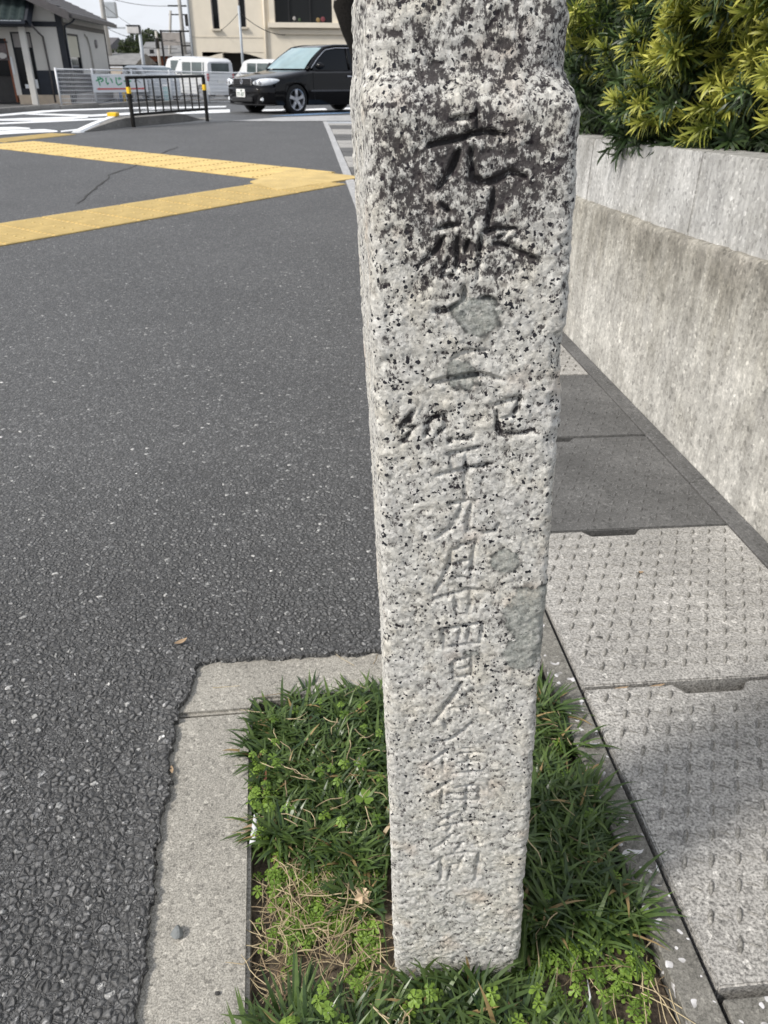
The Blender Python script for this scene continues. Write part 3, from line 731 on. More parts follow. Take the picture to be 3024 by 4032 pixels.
    st = .54 * np.tanh(st / .54) + carve * (.12 + .18 * vnoise(P, 140, 61)) * sstep(.90, .97, z) + carve * .10 * sstep(.74, .80, z)
    st *= np.where(front | (z > 1.06), 1, .35)
    lich = np.full(len(P), -1.0)
    wobl = .0035 * vnoise(P, 60, 51) + .0028 * vnoise(P, 150, 52) + .0012 * vnoise(P, 320, 53)
    for cx, cz, rx, rz in ((.0765, .9135, .0195, .0165), (.066, .8655, .0115, .010), (.121, .671, .0135, .0125), (.1565, .607, .030, .036), (.1500, .556, .023, .021), (.0905, .558, .006, .003), (.074, .8545, .012, .006)):
        q = (1 - np.hypot((x - cx) / rx, (z - cz) / rz)) * min(rx, rz)
        lich = np.maximum(lich, np.where(front | (x > .1), q + wobl, -1))
    P2 = P + Nf * d[:, None]
    keep = z < 1.183
    V2 = P2.reshape(nr, nc, 3)
    Q = grid_quads(nr, nc, True)
    Vl = P2; Ql = Q
    o = np_mesh('granite_post', Vl, Ql, MAT_GRANITE, attrs={'stain': st, 'grain': grain, 'lichen': lich, 'carve': carve})
    bm = bmesh.new(); bm.from_mesh(o.data); bm.verts.ensure_lookup_table()
    ring = [bm.verts[(nr - 1) * nc + j] for j in range(nc)]
    f = bm.faces.new(ring); f.smooth = True
    bm.to_mesh(o.data); bm.free()
    tag(o, 'tall speckled granite marker post with carved column of characters', 'stone post')

def granite():
    t = NT('speckled granite')
    n1 = t.noise(150, 5, .65); n2 = t.noise(24, 4)
    base = t.ramp(n1, [(.26, (.45, .435, .40)), (.5, (.66, .645, .60)), (.72, (.83, .815, .765))])
    base = t.mix(1.0, base, t.ramp(n2, [(.3, (.93, .93, .95)), (.5, (1, 1, 1)), (.75, (1.06, 1.02, .95))]), 'MULTIPLY')
    # pinkish and ochre feldspar clouds
    base = t.mix(t.ramp(t.noise(17, 3), [(.60, 0), (.74, .45)]), base, (.62, .49, .38))
    cells = t.voro(330); r1 = t.sep(cells.outputs['Color'])
    base = t.mix(1.0, base, t.ramp(r1[2], [(0, .62), (.25, .93), (.8, 1.05), (1, 1.22)]), 'MULTIPLY')
    # black mica flecks, clustered
    wv = t.n.new('ShaderNodeVectorMath'); wv.operation = 'ADD'
    nz = t.n.new('ShaderNodeTexNoise'); t.link(t.co(), nz.inputs['Vector']); nz.inputs['Scale'].default_value = 420; nz.inputs['Detail'].default_value = 2
    sc = t.n.new('ShaderNodeVectorMath'); sc.operation = 'SCALE'; sc.inputs['Scale'].default_value = .0026
    t.link(nz.outputs['Color'], sc.inputs[0]); t.link(t.co(), wv.inputs[0]); t.link(sc.outputs[0], wv.inputs[1])
    fl = t.voro(340, wv.outputs[0]); rr = t.sep(fl.outputs['Color'])
    fl2 = t.voro(560, wv.outputs[0]); rr2 = t.sep(fl2.outputs['Color'])
    clump = t.ramp(t.noise(42, 3), [(.36, .010), (.52, .044), (.70, .145)])
    hz = t.sep()[2]
    less = t.ramp(t.math('MULTIPLY', hz, 1.0), [(.12, .22), (.60, .62), (.85, 1.0)])
    thr = t.math('MULTIPLY', clump, less)
    m1 = t.math('LESS_THAN', rr[0], thr); m2 = t.math('LESS_THAN', rr2[1], t.math('MULTIPLY', thr, .55))
    fleck = t.math('MAXIMUM', m1, m2)
    base = t.mix(fleck, base, (.022, .022, .028))
    # dark purple-black growth in the hollows of the upper part
    st = t.attr('stain'); gr = t.attr('grain')
    v = t.math('SUBTRACT', st, t.math('ADD', t.math('MULTIPLY', gr, .42), t.math('MULTIPLY', t.math('SUBTRACT', t.noise(1.0, 4, .8, t.mapped((340, 340, 215))), .5), 2.7)))
    mask = t.ramp(v, [(.20, 0), (.50, 1)])
    base = t.mix(t.math('MULTIPLY', mask, .93), base, t.mix(t.noise(60, 2), (.012, .010, .012), (.046, .034, .038)))
    # grey green lichen with a dark rim
    li = t.attr('lichen')
    lic = t.mix(t.ramp(t.noise(300, 5, .75), [(.42, 0), (.58, 1)]), (.26, .275, .25), (.40, .415, .385))
    lic = t.mix(t.ramp(t.noise(520, 3, .6), [(.60, 0), (.68, .8)]), lic, (.06, .065, .06))
    big = t.math('GREATER_THAN', li, .0)
    base = t.mix(t.math('MULTIPLY', big, t.ramp(t.noise(180, 4, .7), [(.35, .45), (.6, .88)])), base, lic)
    rim = t.ramp(t.math('ABSOLUTE', li), [(.0004, 1), (.0017, 0)])
    base = t.mix(t.math('MULTIPLY', rim, t.ramp(t.noise(130, 2), [(.42, 0), (.55, .85)])), base, (.05, .052, .05))
    t.col(base); t.rough(.72); t.spec(.3)
    t.bump(t.math('ADD', t.noise(470, 5, .75), t.math('MULTIPLY', r1[0], .55)), .95, .0026)
    return t.m
MAT_GRANITE = granite()
build_post()
# ------------------------------------------------------------------ planting: blades, weeds, straw
def blades(name, base, az, length, lean0, lean1, width, tint, mat, seg=5, droop=1.0):
    """ribbons that start at base, lean by lean0 at the root and lean1 at the tip (radians from upright)"""
    n = len(base); pos = base.copy().astype(float)
    dirx, diry = np.cos(az), np.sin(az); side = np.stack([-diry, dirx, np.zeros(n)], 1)
    V = np.zeros((n, seg + 1, 2, 3))
    for k in range(seg + 1):
        u = k / seg
        w = width * (0.55 + 1.0 * u if u < .35 else .9 * (1 - ((u - .35) / .65) ** 2.2) + .02)
        V[:, k, 0] = pos - side * w[:, None] / 2; V[:, k, 1] = pos + side * w[:, None] / 2
        th = lean0 + (lean1 - lean0) * (u + .5 / seg) ** droop
        stp = length / seg
        pos = pos + np.stack([np.sin(th) * dirx * stp, np.sin(th) * diry * stp, np.cos(th) * stp], 1)
    V = V.reshape(-1, 3); k = (seg + 1) * 2
    b = (np.arange(n) * k)[:, None, None]
    q = np.array([[2 * i, 2 * i + 1, 2 * i + 3, 2 * i + 2] for i in range(seg)])[None]
    return V, (b + q).reshape(-1, 4), np.repeat(tint, k)

def in_bed(x, y, mr=.01, ml=.0):
    return (y < planter_back(x) - .115) and (x > inner_x(y) + ml) and (x < gx(y, -.062) - mr)
def in_post(x, y): return .0 < x < .205 and .585 < y < .79
def tufts(regions):
    B = []; A = []; Ln = []; L0 = []; L1 = []; Wd = []; T = []
    for (x0, x1, y0, y1, n, lmin, lmax, cond) in regions:
        k = 0; tries = 0
        while k < n and tries < 20000:
            tries += 1
            x, y = random.uniform(x0, x1), random.uniform(y0, y1)
            if not in_bed(x, y) or in_post(x, y) or not cond(x, y): continue
            k += 1; nb = random.randint(13, 22); base_az = random.uniform(0, 6.28); tt = random.uniform(-.16, .16)
            bias = random.uniform(0, 6.28); bs = random.uniform(.3, .85)
            for _ in range(nb):
                a = random.uniform(0, 6.283)
                if random.random() < bs: a = random.gauss(bias, .7)
                r = random.uniform(0, .009)
                B.append((x + r * math.cos(a), y + r * math.sin(a), -.034)); A.append(a + random.gauss(0, .15))
                Ln.append(random.uniform(lmin, lmax)); l0 = abs(random.gauss(.34, .24)); L0.append(l0); L1.append(l0 + random.uniform(.9, 1.75))
                Wd.append(random.uniform(.0042, .0082)); T.append(min(1, max(0, random.betavariate(2, 2.2) * .9 + tt + (random.random() < .035) * .9)))
    return [np.array(v) for v in (B, A, Ln, L0, L1, Wd, T)]
rng = np.random.default_rng(11)
regs = [
    (-.27, .02, .76, 1.19, 190, .050, .092, lambda x, y: x > inner_x(y) + .016 and y > .78 + .45 * max(0, -x - .10)),
    (-.06, .02, .70, .85, 14, .05, .085, lambda x, y: True),
    (.19, .42, .62, 1.18, 165, .060, .112, lambda x, y: y > .645 + .1 * (x - .2)),
    (.0, .24, .79, 1.16, 26, .05, .10, lambda x, y: True),
    (-.19, .30, .34, .590, 185, .07, .115, lambda x, y: y < .55 + (.035 if x > .04 else -.01) and not (x > .20 and y > .50)),
]
B, A, Ln, L0, L1, Wd, T = tufts(regs)
V, Q, T2 = blades('mondo_grass', B, A, Ln, L0, L1, Wd, T, M['grass'])
# keep blades out of the stone
bad = (V[:, 0] > .012) & (V[:, 0] < .20) & (V[:, 1] > .600) & (V[:, 1] < .78) & (V[:, 2] < .3)
V[bad & (V[:, 1] < .69), 1] = .598
V[bad & (V[:, 1] >= .69) & (V[:, 0] < .1), 0] = .010
V[bad & (V[:, 1] >= .69) & (V[:, 0] >= .1), 0] = .202
g = np_mesh('mondo_grass', V, Q, M['grass'], attrs={'tint': T2})
tag(g, 'dark green mondo grass tufts growing around the post', None, None, 'stuff')

def weed_mesh(spots):
    V = []; F = []; T = []
    for (x, y, z, sc, tint) in spots:
        n = random.randint(5, 8); a0 = random.uniform(0, 6.28); tilt = random.uniform(.15, .5)
        ax, ay = random.uniform(-.3, .3), random.uniform(-.3, .3)
        def P(px, py, pz): return (x + px + pz * ax, y + py + pz * ay, z + pz - px * ax - py * ay)
        o = len(V); w = .0007
        V += [(x - w, y, -.04), (x + w, y, -.04), P(w, 0, 0), P(-w, 0, 0)]; F += [(o, o + 1, o + 2, o + 3)]; T += [tint * .6] * 4
        for ring, (m, rs, hh) in enumerate(((n, 1, 0), (4, .6, .006))):
            for k in range(m):
                a = a0 + k * 6.283 / m + random.gauss(0, .15) + ring * .5; L = sc * rs * random.uniform(.8, 1.2); wd = L * .30
                ca, sa = math.cos(a), math.sin(a); up_ = tilt * (1 if ring == 0 else 1.8)
                def pt(u, v, bend): return P(ca * u * L - sa * v, sa * u * L + ca * v, hh * sc / .011 + up_ * u * L - bend * u * u * L)
                o = len(V)
                V += [pt(.05, 0, 0), pt(.45, wd * .45, .2), pt(.78, wd, .35), pt(1.0, wd * .35, .45), pt(1.0, -wd * .35, .45), pt(.78, -wd, .35), pt(.45, -wd * .45, .2), pt(.75, 0, .42)]
                F += [(o, o + 7, o + 2, o + 1), (o + 7, o + 3, o + 2), (o + 7, o + 4, o + 3), (o + 7, o + 5, o + 4), (o, o + 6, o + 5, o + 7)]
                T += [min(1, max(0, tint + random.uniform(-.12, .12)))] * 8
    return V, F, T
spots = []
def scatter(n, x0, x1, y0, y1, zmin, zmax, smin, smax, t0, t1, cond=lambda x, y: True):
    k = 0; tr = 0
    while k < n and tr < 9000:
        tr += 1
        x, y = random.uniform(x0, x1), random.uniform(y0, y1)
        if not in_bed(x, y, .006) or in_post(x, y) or not cond(x, y): continue
        k += 1; spots.append((x, y, -.036 + random.uniform(zmin, zmax), random.uniform(smin, smax), random.uniform(t0, t1)))
def clump(n, cx, cy, r, *a):
    for _ in range(n):
        x, y = random.gauss(cx, r), random.gauss(cy, r)
        if in_bed(x, y, .004) and not in_post(x, y):
            spots.append((x, y, -.036 + random.uniform(a[0], a[1]), random.uniform(a[2], a[3]), random.uniform(a[4], a[5])))
for (cx, cy, r, n) in ((-.10, .70, .030, 85), (-.04, .735, .022, 55), (-.13, .665, .018, 30), (-.02, .66, .018, 40), (-.015, .60, .014, 26), (-.16, .76, .016, 30), (-.05, .79, .02, 28), (-.12, .79, .02, 20)):
    clump(n, cx, cy, r, .006, .026, .007, .0115, .3, .95)
for (cx, cy, r, n) in ((-.215, .90, .012, 28), (-.20, .83, .010, 20), (-.225, .97, .010, 14), (.205, 1.16, .018, 30), (.235, 1.15, .018, 20)):
    clump(n, cx, cy, r, .02, .042, .006, .0095, .55, 1)
for (cx, cy, r, n) in ((.33, .68, .016, 30), (.36, .62, .012, 18), (.24, .645, .022, 40), (.29, .64, .02, 30), (.215, .60, .014, 14), (.25, .56, .015, 18), (.30, .53, .016, 26), (.34, .52, .012, 16), (.33, .60, .012, 12), (.22, .52, .014, 16), (.36, .565, .01, 8)):
    clump(n, cx, cy, r, .01, .034, .007, .011, .25, .95)
scatter(50, -.19, .30, .42, .57, .05, .085, .007, .012, .4, 1.0)
scatter(40, .2, .40, .66, 1.1, .03, .06, .007, .011, .1, .6)
scatter(26, -.24, .0, .82, 1.1, .045, .07, .007, .012, .2, .7)
V, F, T = weed_mesh(spots)
me = bpy.data.meshes.new('small_weeds'); me.from_pydata(V, [], F); me.polygons.foreach_set('use_smooth', [True] * len(F))
at = me.attributes.new('tint', 'FLOAT', 'POINT'); at.data.foreach_set('value', np.array(T, np.float32)); me.materials.append(M['weed'])
o = bpy.data.objects.new('small_weeds', me); C.objects.link(o); tag(o, 'bright green small leaved weeds among the grass', None, None, 'stuff')

# dry straw, lying in all directions
b = MB(); Ts = []
def straw(x, y, z, az, ln, r=.0008, bend=.4, rise=.1, t=None):
    pts = []; a = az; p = Vector((x, y, z)); kink = random.choice([0, 0, 1])
    for k in range(6):
        pts.append(p.copy()); a += random.gauss(0, bend * .5) + (random.uniform(-.9, .9) if kink and k == 3 else 0)
        p = p + Vector((math.cos(a), math.sin(a), rise * (1 - k / 3) + random.gauss(0, .08))) * ln / 5
        p.z = max(p.z, -.034)
    n0 = len(b.v); b.tube(pts, [r, r, r * .95, r * .9, r * .75, r * .4], 4)
    Ts.extend([t if t is not None else random.random()] * (len(b.v) - n0))
def straws(n, x0, x1, y0, y1, z0, z1, l0, l1, cond=lambda x, y: True):
    k = 0; tr = 0
    while k < n and tr < 9000:
        tr += 1
        x, y = random.uniform(x0, x1), random.uniform(y0, y1)
        if not in_bed(x, y) or in_post(x, y) or not cond(x, y): continue
        k += 1; straw(x, y, random.uniform(z0, z1), random.uniform(0, 6.28), random.uniform(l0, l1), random.uniform(.0004, .0011))
straws(360, -.18, .01, .54, .80, -.034, .0, .018, .075)
straws(60, -.18, .0, .55, .79, -.016, .004, .03, .09)
straws(70, .2, .40, .48, .64, -.035, -.02, .018, .06)
straws(26, .22, .40, .46, .63, -.022, .006, .05, .11)
straws(40, -.22, .0, .8, 1.15, .01, .035, .02, .05)
straws(34, .2, .40, .66, 1.16, .0, .035, .02, .06)
straws(26, -.17, .24, .40, .56, .02, .05, .04, .09)
# long stems that hang over the right mortar edge
for (x, y, az, ln) in ((.385, .60, -1.7, .13), (.37, .61, -1.9, .12), (.40, .585, -1.6, .10), (.36, .58, -.6, .09), (.41, .56, 2.7, .1)):
    straw(x, y, -.004, az, ln, .0008, .15, .02, .8)
# stems on the kerb
straw(-.345, 1.165, .0, .05, .055, .0007, .1, 0, .9); straw(-.23, 1.09, .006, 2.9, .05, .0008, .1, .05, .95); straw(-.02, 1.24, .0, 1.2, .05, .0007, .2, 0, .4); straw(-.06, 1.235, .0, 2.6, .06, .0006, .2, 0, .7)
straw(-.205, .86, .0, 3.3, .055, .0007, .25, 0, .7); straw(-.20, .84, .0, 3.7, .05, .0008, .3, 0, .5)
me = bpy.data.meshes.new('dry_straw'); me.from_pydata([tuple(p) for p in b.v], [], b.f)
at = me.attributes.new('tint', 'FLOAT', 'POINT'); at.data.foreach_set('value', np.array(Ts, np.float32)); me.materials.append(M['straw'])
o = bpy.data.objects.new('dry_straw', me); C.objects.link(o); tag(o, 'pale dry straw and dead stems on the bed', None, None, 'stuff')

# a clover plant with three leaflets
cl = empty('clover', (-.035, .885, -.034), 0, 'green clover with three heart shaped leaflets left of the post', 'clover plant')
b = MB(); b.tube([(0, 0, 0), (.004, -.006, .03), (.006, -.012, .062)], .0008, 5); b.build('stem', M['stem'], cl)
for k in range(3):
    a = R(80 + 120 * k); b = MB(); ca, sa = math.cos(a), math.sin(a)
    out = [(0, 0), (.006, .0065), (.012, .0085), (.0165, .0055), (.0148, 0), (.0165, -.0055), (.012, -.0085), (.006, -.0065)]
    pts = [(.006 + ca * u - sa * v, -.012 + sa * u + ca * v, .062 + .25 * u - .004 * abs(v) / .008 * 0 + .10 * abs(v)) for u, v in out]
    b.add(pts, [(0, 1, 2, 4), (2, 3, 4), (0, 4, 6, 7), (4, 5, 6)])
    o = b.build('leaflet', M['weed'], cl); at = o.data.attributes.new('tint', 'FLOAT', 'POINT'); at.data.foreach_set('value', np.full(len(o.data.vertices), .45, np.float32))

# small litter
def lump(name, loc, sz, m, label, cat, seed, flat=1.0):
    bm = bmesh.new(); bmesh.ops.create_icosphere(bm, subdivisions=2, radius=1)
    for v in bm.verts:
        f = 1 + .22 * math.sin(v.co.x * 3.1 + seed) * math.cos(v.co.y * 2.7 + seed * 2) + .12 * math.sin(v.co.z * 5 + seed)
        v.co = Vector((v.co.x * sz[0] * f, v.co.y * sz[1] * f, max(-.6, v.co.z) * sz[2] * f))
    me = bpy.data.meshes.new(name); bm.to_mesh(me); bm.free(); me.materials.append(m); me.polygons.foreach_set('use_smooth', [False] * len(me.polygons))
    o = bpy.data.objects.new(name, me); C.objects.link(o); o.location = loc; return tag(o, label, cat)
lump('pebble', (-.296, .655, .003), (.0075, .009, .0085), M['pebble'], 'small grey pebble lying at the outer edge of the kerb', 'pebble', 2)
lump('pebble', (-.222, .573, -.001), (.004, .003, .002), M['channel'], 'tiny dark grit speck on the kerb near the bottom', 'pebble', 5)
def leafy(name, loc, az, ln, w, m, label, cat, curl=.3, h=.0):
    b = MB(); A = []; Bb = []; Cc = []
    for k in range(7):
        u = k / 6; ww = w * math.sin(math.pi * (.08 + .88 * u)) ; x = (u - .5) * ln; z = h + curl * ln * (u - .5) ** 2
        A.append((x, -ww, z + .25 * ww)); Bb.append((x, 0, z - .0)); Cc.append((x, ww, z + .25 * ww))
    b.grid([A, Bb, Cc]); o = b.build(name, m, smooth=True); o.location = loc; o.rotation_euler = (0, 0, az); return tag(o, label, cat)
leafy('fallen_leaf', (-.206, .925, .0005), 1.62, .062, .0028, M['redleaf'], 'narrow reddish brown leaf lying along the inner kerb edge', 'fallen leaf', .08)
leafy('fallen_leaf', (-.215, .835, .001), 3.5, .035, .006, M['dryleaf'], 'dry tan leaf lying flat on the kerb beside the white scrap', 'fallen leaf', .25)
leafy('fallen_leaf', (-.44, 1.30, .005), .7, .03, .006, M['dryleaf'], 'curled tan leaf on the asphalt left of the kerb corner', 'fallen leaf', .5)
leafy('fallen_leaf', (-.375, .95, .006), 1.9, .018, .003, M['dryleaf'], 'tiny straw coloured leaf at the asphalt edge of the kerb', 'fallen leaf', .2)
for i, (s, t, a, ln, lab) in enumerate(((.589, .075, .15, .036, 'orange brown leaf in the lid joint, nearer the grass'), (.589, .150, .2, .042, 'orange brown leaf in the lid joint, nearer the hand slot'))):
    p = gp(s, t); leafy('fallen_leaf', (p.x, p.y, -.003), GROT + a, ln, .0035, M['dryleaf'], lab, 'fallen leaf', .15)
p = gp(.98, .27); leafy('fallen_leaf', (p.x, p.y, .003), .3, .018, .004, M['dryleaf'], 'tiny yellowish leaf on the second grey gutter lid', 'fallen leaf', .2)
p = gp(.745, .085); lump('tar_spot', (p.x, p.y, .0005), (.011, .007, .0018), M['channel'], 'small black tar blot on the second grey gutter lid', 'tar spot', 3)
b = MB(); b.grid([[(0, 0, 0), (.007, .002, .001), (.010, .004, .0)], [(.003, .03, .002), (.010, .03, .004), (.013, .031, .0)], [(.006, .06, .0), (.011, .061, .002), (.013, .06, .0)]])
o = b.build('paper_scrap', M['scrap'], smooth=True); o.location = (-.214, .80, .001); o.rotation_euler = (0, 0, .12); tag(o, 'white crumpled scrap on the inner kerb edge', 'litter')
b = MB()
for k in range(6):
    a = k * 1.04; b.add([(0, 0, .004), (.010 * math.cos(a), .012 * math.sin(a), .002 + .006 * (k % 2)), (.014 * math.cos(a + .5), .013 * math.sin(a + .5), .008 * ((k + 1) % 2)), (.008 * math.cos(a + 1), .010 * math.sin(a + 1), .003)], [(0, 1, 2, 3)])
o = b.build('crumpled_leaf', simple('pale tan curled leaf', (.52, .40, .27), .8, .2, 80)); o.location = (-.028, .715, .0); o.rotation_euler = (.3, .2, 0); tag(o, 'pale tan crumpled leaf beside the left face of the post', 'fallen leaf')
b = MB(); b.tube([(0, 0, 0), (.012, .02, .004), (.016, .045, .006), (.008, .075, .002)], [.0022, .002, .0016, .0006], 6)
o = b.build('bleached_stem', M['scrap'], smooth=True); o.location = (.262, .545, -.026); o.rotation_euler = (0, 0, -.35); tag(o, 'bleached curved stem on the bare soil right of the post', 'dead stem')

# ------------------------------------------------------------------ hedge above the wall
def shoot(kind, seed):
    rd = random.Random(seed); V = []; F = []; T = []
    fac = (1.0, .75, .95, .55)[seed % 4]
    n = rd.randint(30, 42); L0 = rd.uniform(.07, .10)
    droop = rd.uniform(.25, .75)
    for k in range(n):
        u = (k + .5) / n; a = k * 2.4 + rd.gauss(0, .2); el = R(70) - u * R(50) + rd.gauss(0, .12)
        ln = rd.uniform(.048, .074) * (1 - .2 * u); w = rd.uniform(.0026, .0036)
        base = Vector((0, 0, L0 * u)); ca, sa = math.cos(a), math.sin(a)
        t = min(1, max(0, (.15 + .8 * u if kind != 'dark' else rd.uniform(0, 1)) + rd.uniform(-.2, .2)))
        o = len(V); p = base.copy(); e = el
        for s in range(5):
            ww = w * (.6, 1, 1, .8, .12)[s]
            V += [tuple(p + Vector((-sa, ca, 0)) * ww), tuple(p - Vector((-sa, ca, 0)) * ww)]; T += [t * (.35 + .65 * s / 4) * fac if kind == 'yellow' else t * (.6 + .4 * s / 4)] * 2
            d = Vector((ca * math.sin(e), sa * math.sin(e), math.cos(e))); p = p + d * ln / 4; e += droop * .35 + rd.uniform(-.02, .12)
        F += [(o + 2 * s, o + 2 * s + 1, o + 2 * s + 3, o + 2 * s + 2) for s in range(4)]
    o = len(V); V += [(.0016, 0, -.05), (-.0016, 0, -.05), (.001, 0, L0), (-.001, 0, L0), (0, .0016, -.05), (0, -.0016, -.05), (0, .001, L0), (0, -.001, L0)]
    F += [(o, o + 1, o + 3, o + 2), (o + 4, o + 5, o + 7, o + 6)]; T += [.1] * 8
    return V, F, T
hedge = empty('hedge', (1.35, 3.6, .8), 0, 'dense dark green hedge with yellow green new shoots above the retaining wall', 'hedge')
HI = Matrix.Translation(-hedge.location)
protos = {}
for kind, m, cnt in (('dark', M['shoot_dark'], 5), ('yellow', M['shoot_yellow'], 4), ('brown', M['shoot_brown'], 1)):
    for i in range(cnt):
        V, F, T = shoot(kind, len(kind) * 40 + i)
        protos[(kind, i)] = (V, F, T, m)
meshes = {}
for k, (V, F, T, m) in protos.items():
    me = bpy.data.meshes.new('leaf_shoot'); me.from_pydata(V, [], F); me.polygons.foreach_set('use_smooth', [True] * len(F))
    at = me.attributes.new('tint', 'FLOAT', 'POINT'); at.data.foreach_set('value', np.array(T, np.float32)); me.materials.append(m); meshes[k] = me
rdh = random.Random(23)
def wall_top(s): return zt(s)
def hedge_front(s, z):
    """distance t of the hedge face from the gutter line"""
    zr = z - wall_top(s)
    bulge = .10 * math.sin(s * 5.3 + 1) * math.sin(z * 9 + s) + .06 * math.sin(s * 13 + z * 17)
    under = .20 * max(0, 1 - zr / .13) if math.sin(s * 4.1 + 1.2) > -.35 else .03 * max(0, 1 - zr / .1)
    return .80 + bulge + under - .05 * min(1, max(0, (zr - .1) / .3))
cands = []
for _ in range(1500):
    s = 10 ** rdh.uniform(math.log10(.75), math.log10(7.2)); z = wall_top(s) + .02 + rdh.random() ** 1.1 * .62
    cands.append((s, z))
cands.sort(key=lambda c: c[0] + (3 if c[1] > 1.36 + .02 * c[0] else 0))
stuffV = {'dark': ([], [], []), 'yellow': ([], [], [])}
nparts = 0
for idx, (s, z) in enumerate(cands):
    zr = z - wall_top(s)
    zone = math.sin(s * 3.1 + 2.0) * math.cos(z * 7.5 + s * 1.7) + .35 * math.sin(s * 9)
    py = .84 if zone > -.1 else .12
    if s > 3.2: py *= .55
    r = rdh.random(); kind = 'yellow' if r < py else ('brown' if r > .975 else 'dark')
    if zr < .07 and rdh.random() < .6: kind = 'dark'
    t = hedge_front(s, z) + rdh.uniform(-.02, .05) + (.035 if kind == 'dark' else -.01)
    p = gp(s, t, z)
    d = (-GT * rdh.uniform(.5, 1.1) + Vector((0, 0, rdh.uniform(-.25, .75))) + GA * rdh.gauss(-.15, .55)).normalized()
    if zr < .1: d = (-GT * .8 + Vector((0, 0, rdh.uniform(-.75, .1))) + GA * rdh.gauss(-.1, .5)).normalized()
    m = d.to_track_quat('Z', 'Y').to_matrix().to_4x4() @ Matrix.Rotation(rdh.uniform(0, 6.28), 4, 'Z')
    sc = rdh.uniform(1.0, 1.45) * (.9 if kind == 'yellow' else 1.05)
    m = Matrix.Translation(p) @ m @ Matrix.Scale(sc, 4)
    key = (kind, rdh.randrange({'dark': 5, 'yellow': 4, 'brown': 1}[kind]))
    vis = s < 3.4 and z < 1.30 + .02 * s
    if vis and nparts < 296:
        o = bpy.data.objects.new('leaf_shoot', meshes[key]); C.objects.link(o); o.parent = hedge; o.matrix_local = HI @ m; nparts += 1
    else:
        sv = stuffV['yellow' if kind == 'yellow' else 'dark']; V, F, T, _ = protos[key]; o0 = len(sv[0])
        mm = HI @ m
        sv[0].extend([tuple(mm @ Vector(v)) for v in V]); sv[1].extend([tuple(i + o0 for i in f) for f in F]); sv[2].extend(T)
# deeper foliage that closes the hedge
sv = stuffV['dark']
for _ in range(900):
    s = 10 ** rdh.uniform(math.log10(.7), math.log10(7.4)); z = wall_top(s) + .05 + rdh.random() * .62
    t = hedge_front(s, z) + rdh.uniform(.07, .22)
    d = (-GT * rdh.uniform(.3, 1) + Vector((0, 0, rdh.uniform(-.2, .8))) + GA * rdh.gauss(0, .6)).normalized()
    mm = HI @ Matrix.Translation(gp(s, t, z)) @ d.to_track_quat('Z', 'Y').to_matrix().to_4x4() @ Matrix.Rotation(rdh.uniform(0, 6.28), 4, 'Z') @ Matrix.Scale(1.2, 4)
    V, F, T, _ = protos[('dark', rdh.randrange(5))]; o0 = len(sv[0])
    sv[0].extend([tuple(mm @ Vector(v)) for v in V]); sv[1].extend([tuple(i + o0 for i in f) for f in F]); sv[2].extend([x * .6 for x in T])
for kind, m in (('dark', M['shoot_dark']), ('yellow', M['shoot_yellow'])):
    sv = stuffV[kind]
    me = bpy.data.meshes.new('inner_foliage'); me.from_pydata(sv[0], [], sv[1]); me.polygons.foreach_set('use_smooth', [True] * len(sv[1]))
    at = me.attributes.new('tint', 'FLOAT', 'POINT'); at.data.foreach_set('value', np.array(sv[2], np.float32)); me.materials.append(m)
    o = bpy.data.objects.new('inner_foliage' if kind == 'dark' else 'upper_foliage', me); C.objects.link(o); o.parent = hedge; o['kind'] = 'stuff'
# woody inside: stems, and a solid near-black hull painted as the inner shade
b = MB()
for i in range(46):
    s = rdh.uniform(.7, 7.3); p = gp(s, rdh.uniform(1.12, 1.5), .70)
    q = gp(s + rdh.uniform(-.2, .2), rdh.uniform(1.0, 1.4), 1.45); b.tube([p - hedge.location, (p + q) / 2 + Vector((rdh.uniform(-.06, .06), 0, 0)) - hedge.location, q - hedge.location], [.016, .012, .007], 6)
b.build('stems', M['stem'], hedge, smooth=True)['kind'] = 'stuff'
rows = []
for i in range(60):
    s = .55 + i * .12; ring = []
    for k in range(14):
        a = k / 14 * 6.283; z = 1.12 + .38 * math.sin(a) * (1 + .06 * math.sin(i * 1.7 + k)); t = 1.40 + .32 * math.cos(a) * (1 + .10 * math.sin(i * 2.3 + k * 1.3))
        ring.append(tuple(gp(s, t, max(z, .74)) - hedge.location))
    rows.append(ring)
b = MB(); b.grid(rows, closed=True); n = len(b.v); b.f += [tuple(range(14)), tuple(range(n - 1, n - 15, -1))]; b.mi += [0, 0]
b.build('shaded_core', simple('hedge inner shade', (.012, .014, .009), .95, .5, 30), hedge, smooth=True)
# ------------------------------------------------------------------ traffic island and barrier
def isl_h(x, y):
    T, N = Vector((-5.3, 14.66)), Vector((-3.33, 18.19)); d = (N - T).normalized()
    u = (Vector((x, y)) - T).dot(d)
    return .15 * max(0, min(1, u / 1.35)) * max(0, min(1, (4.04 - u) / .75))
b = MB()
near = [Vector((-5.22, 14.66)).lerp(Vector((-3.72, 18.9)), k / 16) + Vector((-.12, .05)) * min(1, k / 4) for k in range(17)]
far = [Vector((-5.36, 14.70)).lerp(Vector((-5.22, 16.4)), min(1, k / 6)).lerp(Vector((-4.1, 19.6)), max(0, (k - 6) / 10)) for k in range(17)]
rows = [[], [], [], []]
for p, q in zip(near, far):
    h = isl_h(*p)
    rows[0].append((p.x, p.y, zg(p.y) - .05)); rows[1].append((p.x, p.y, zg(p.y) + h + .006)); rows[2].append((q.x, q.y, zg(q.y) + h + .006)); rows[3].append((q.x, q.y, zg(q.y) - .05))
b.grid(rows)
isl = tag(b.build('traffic_island', M['far_kerb']), 'low concrete traffic island under the black barrier', None, None, 'structure')
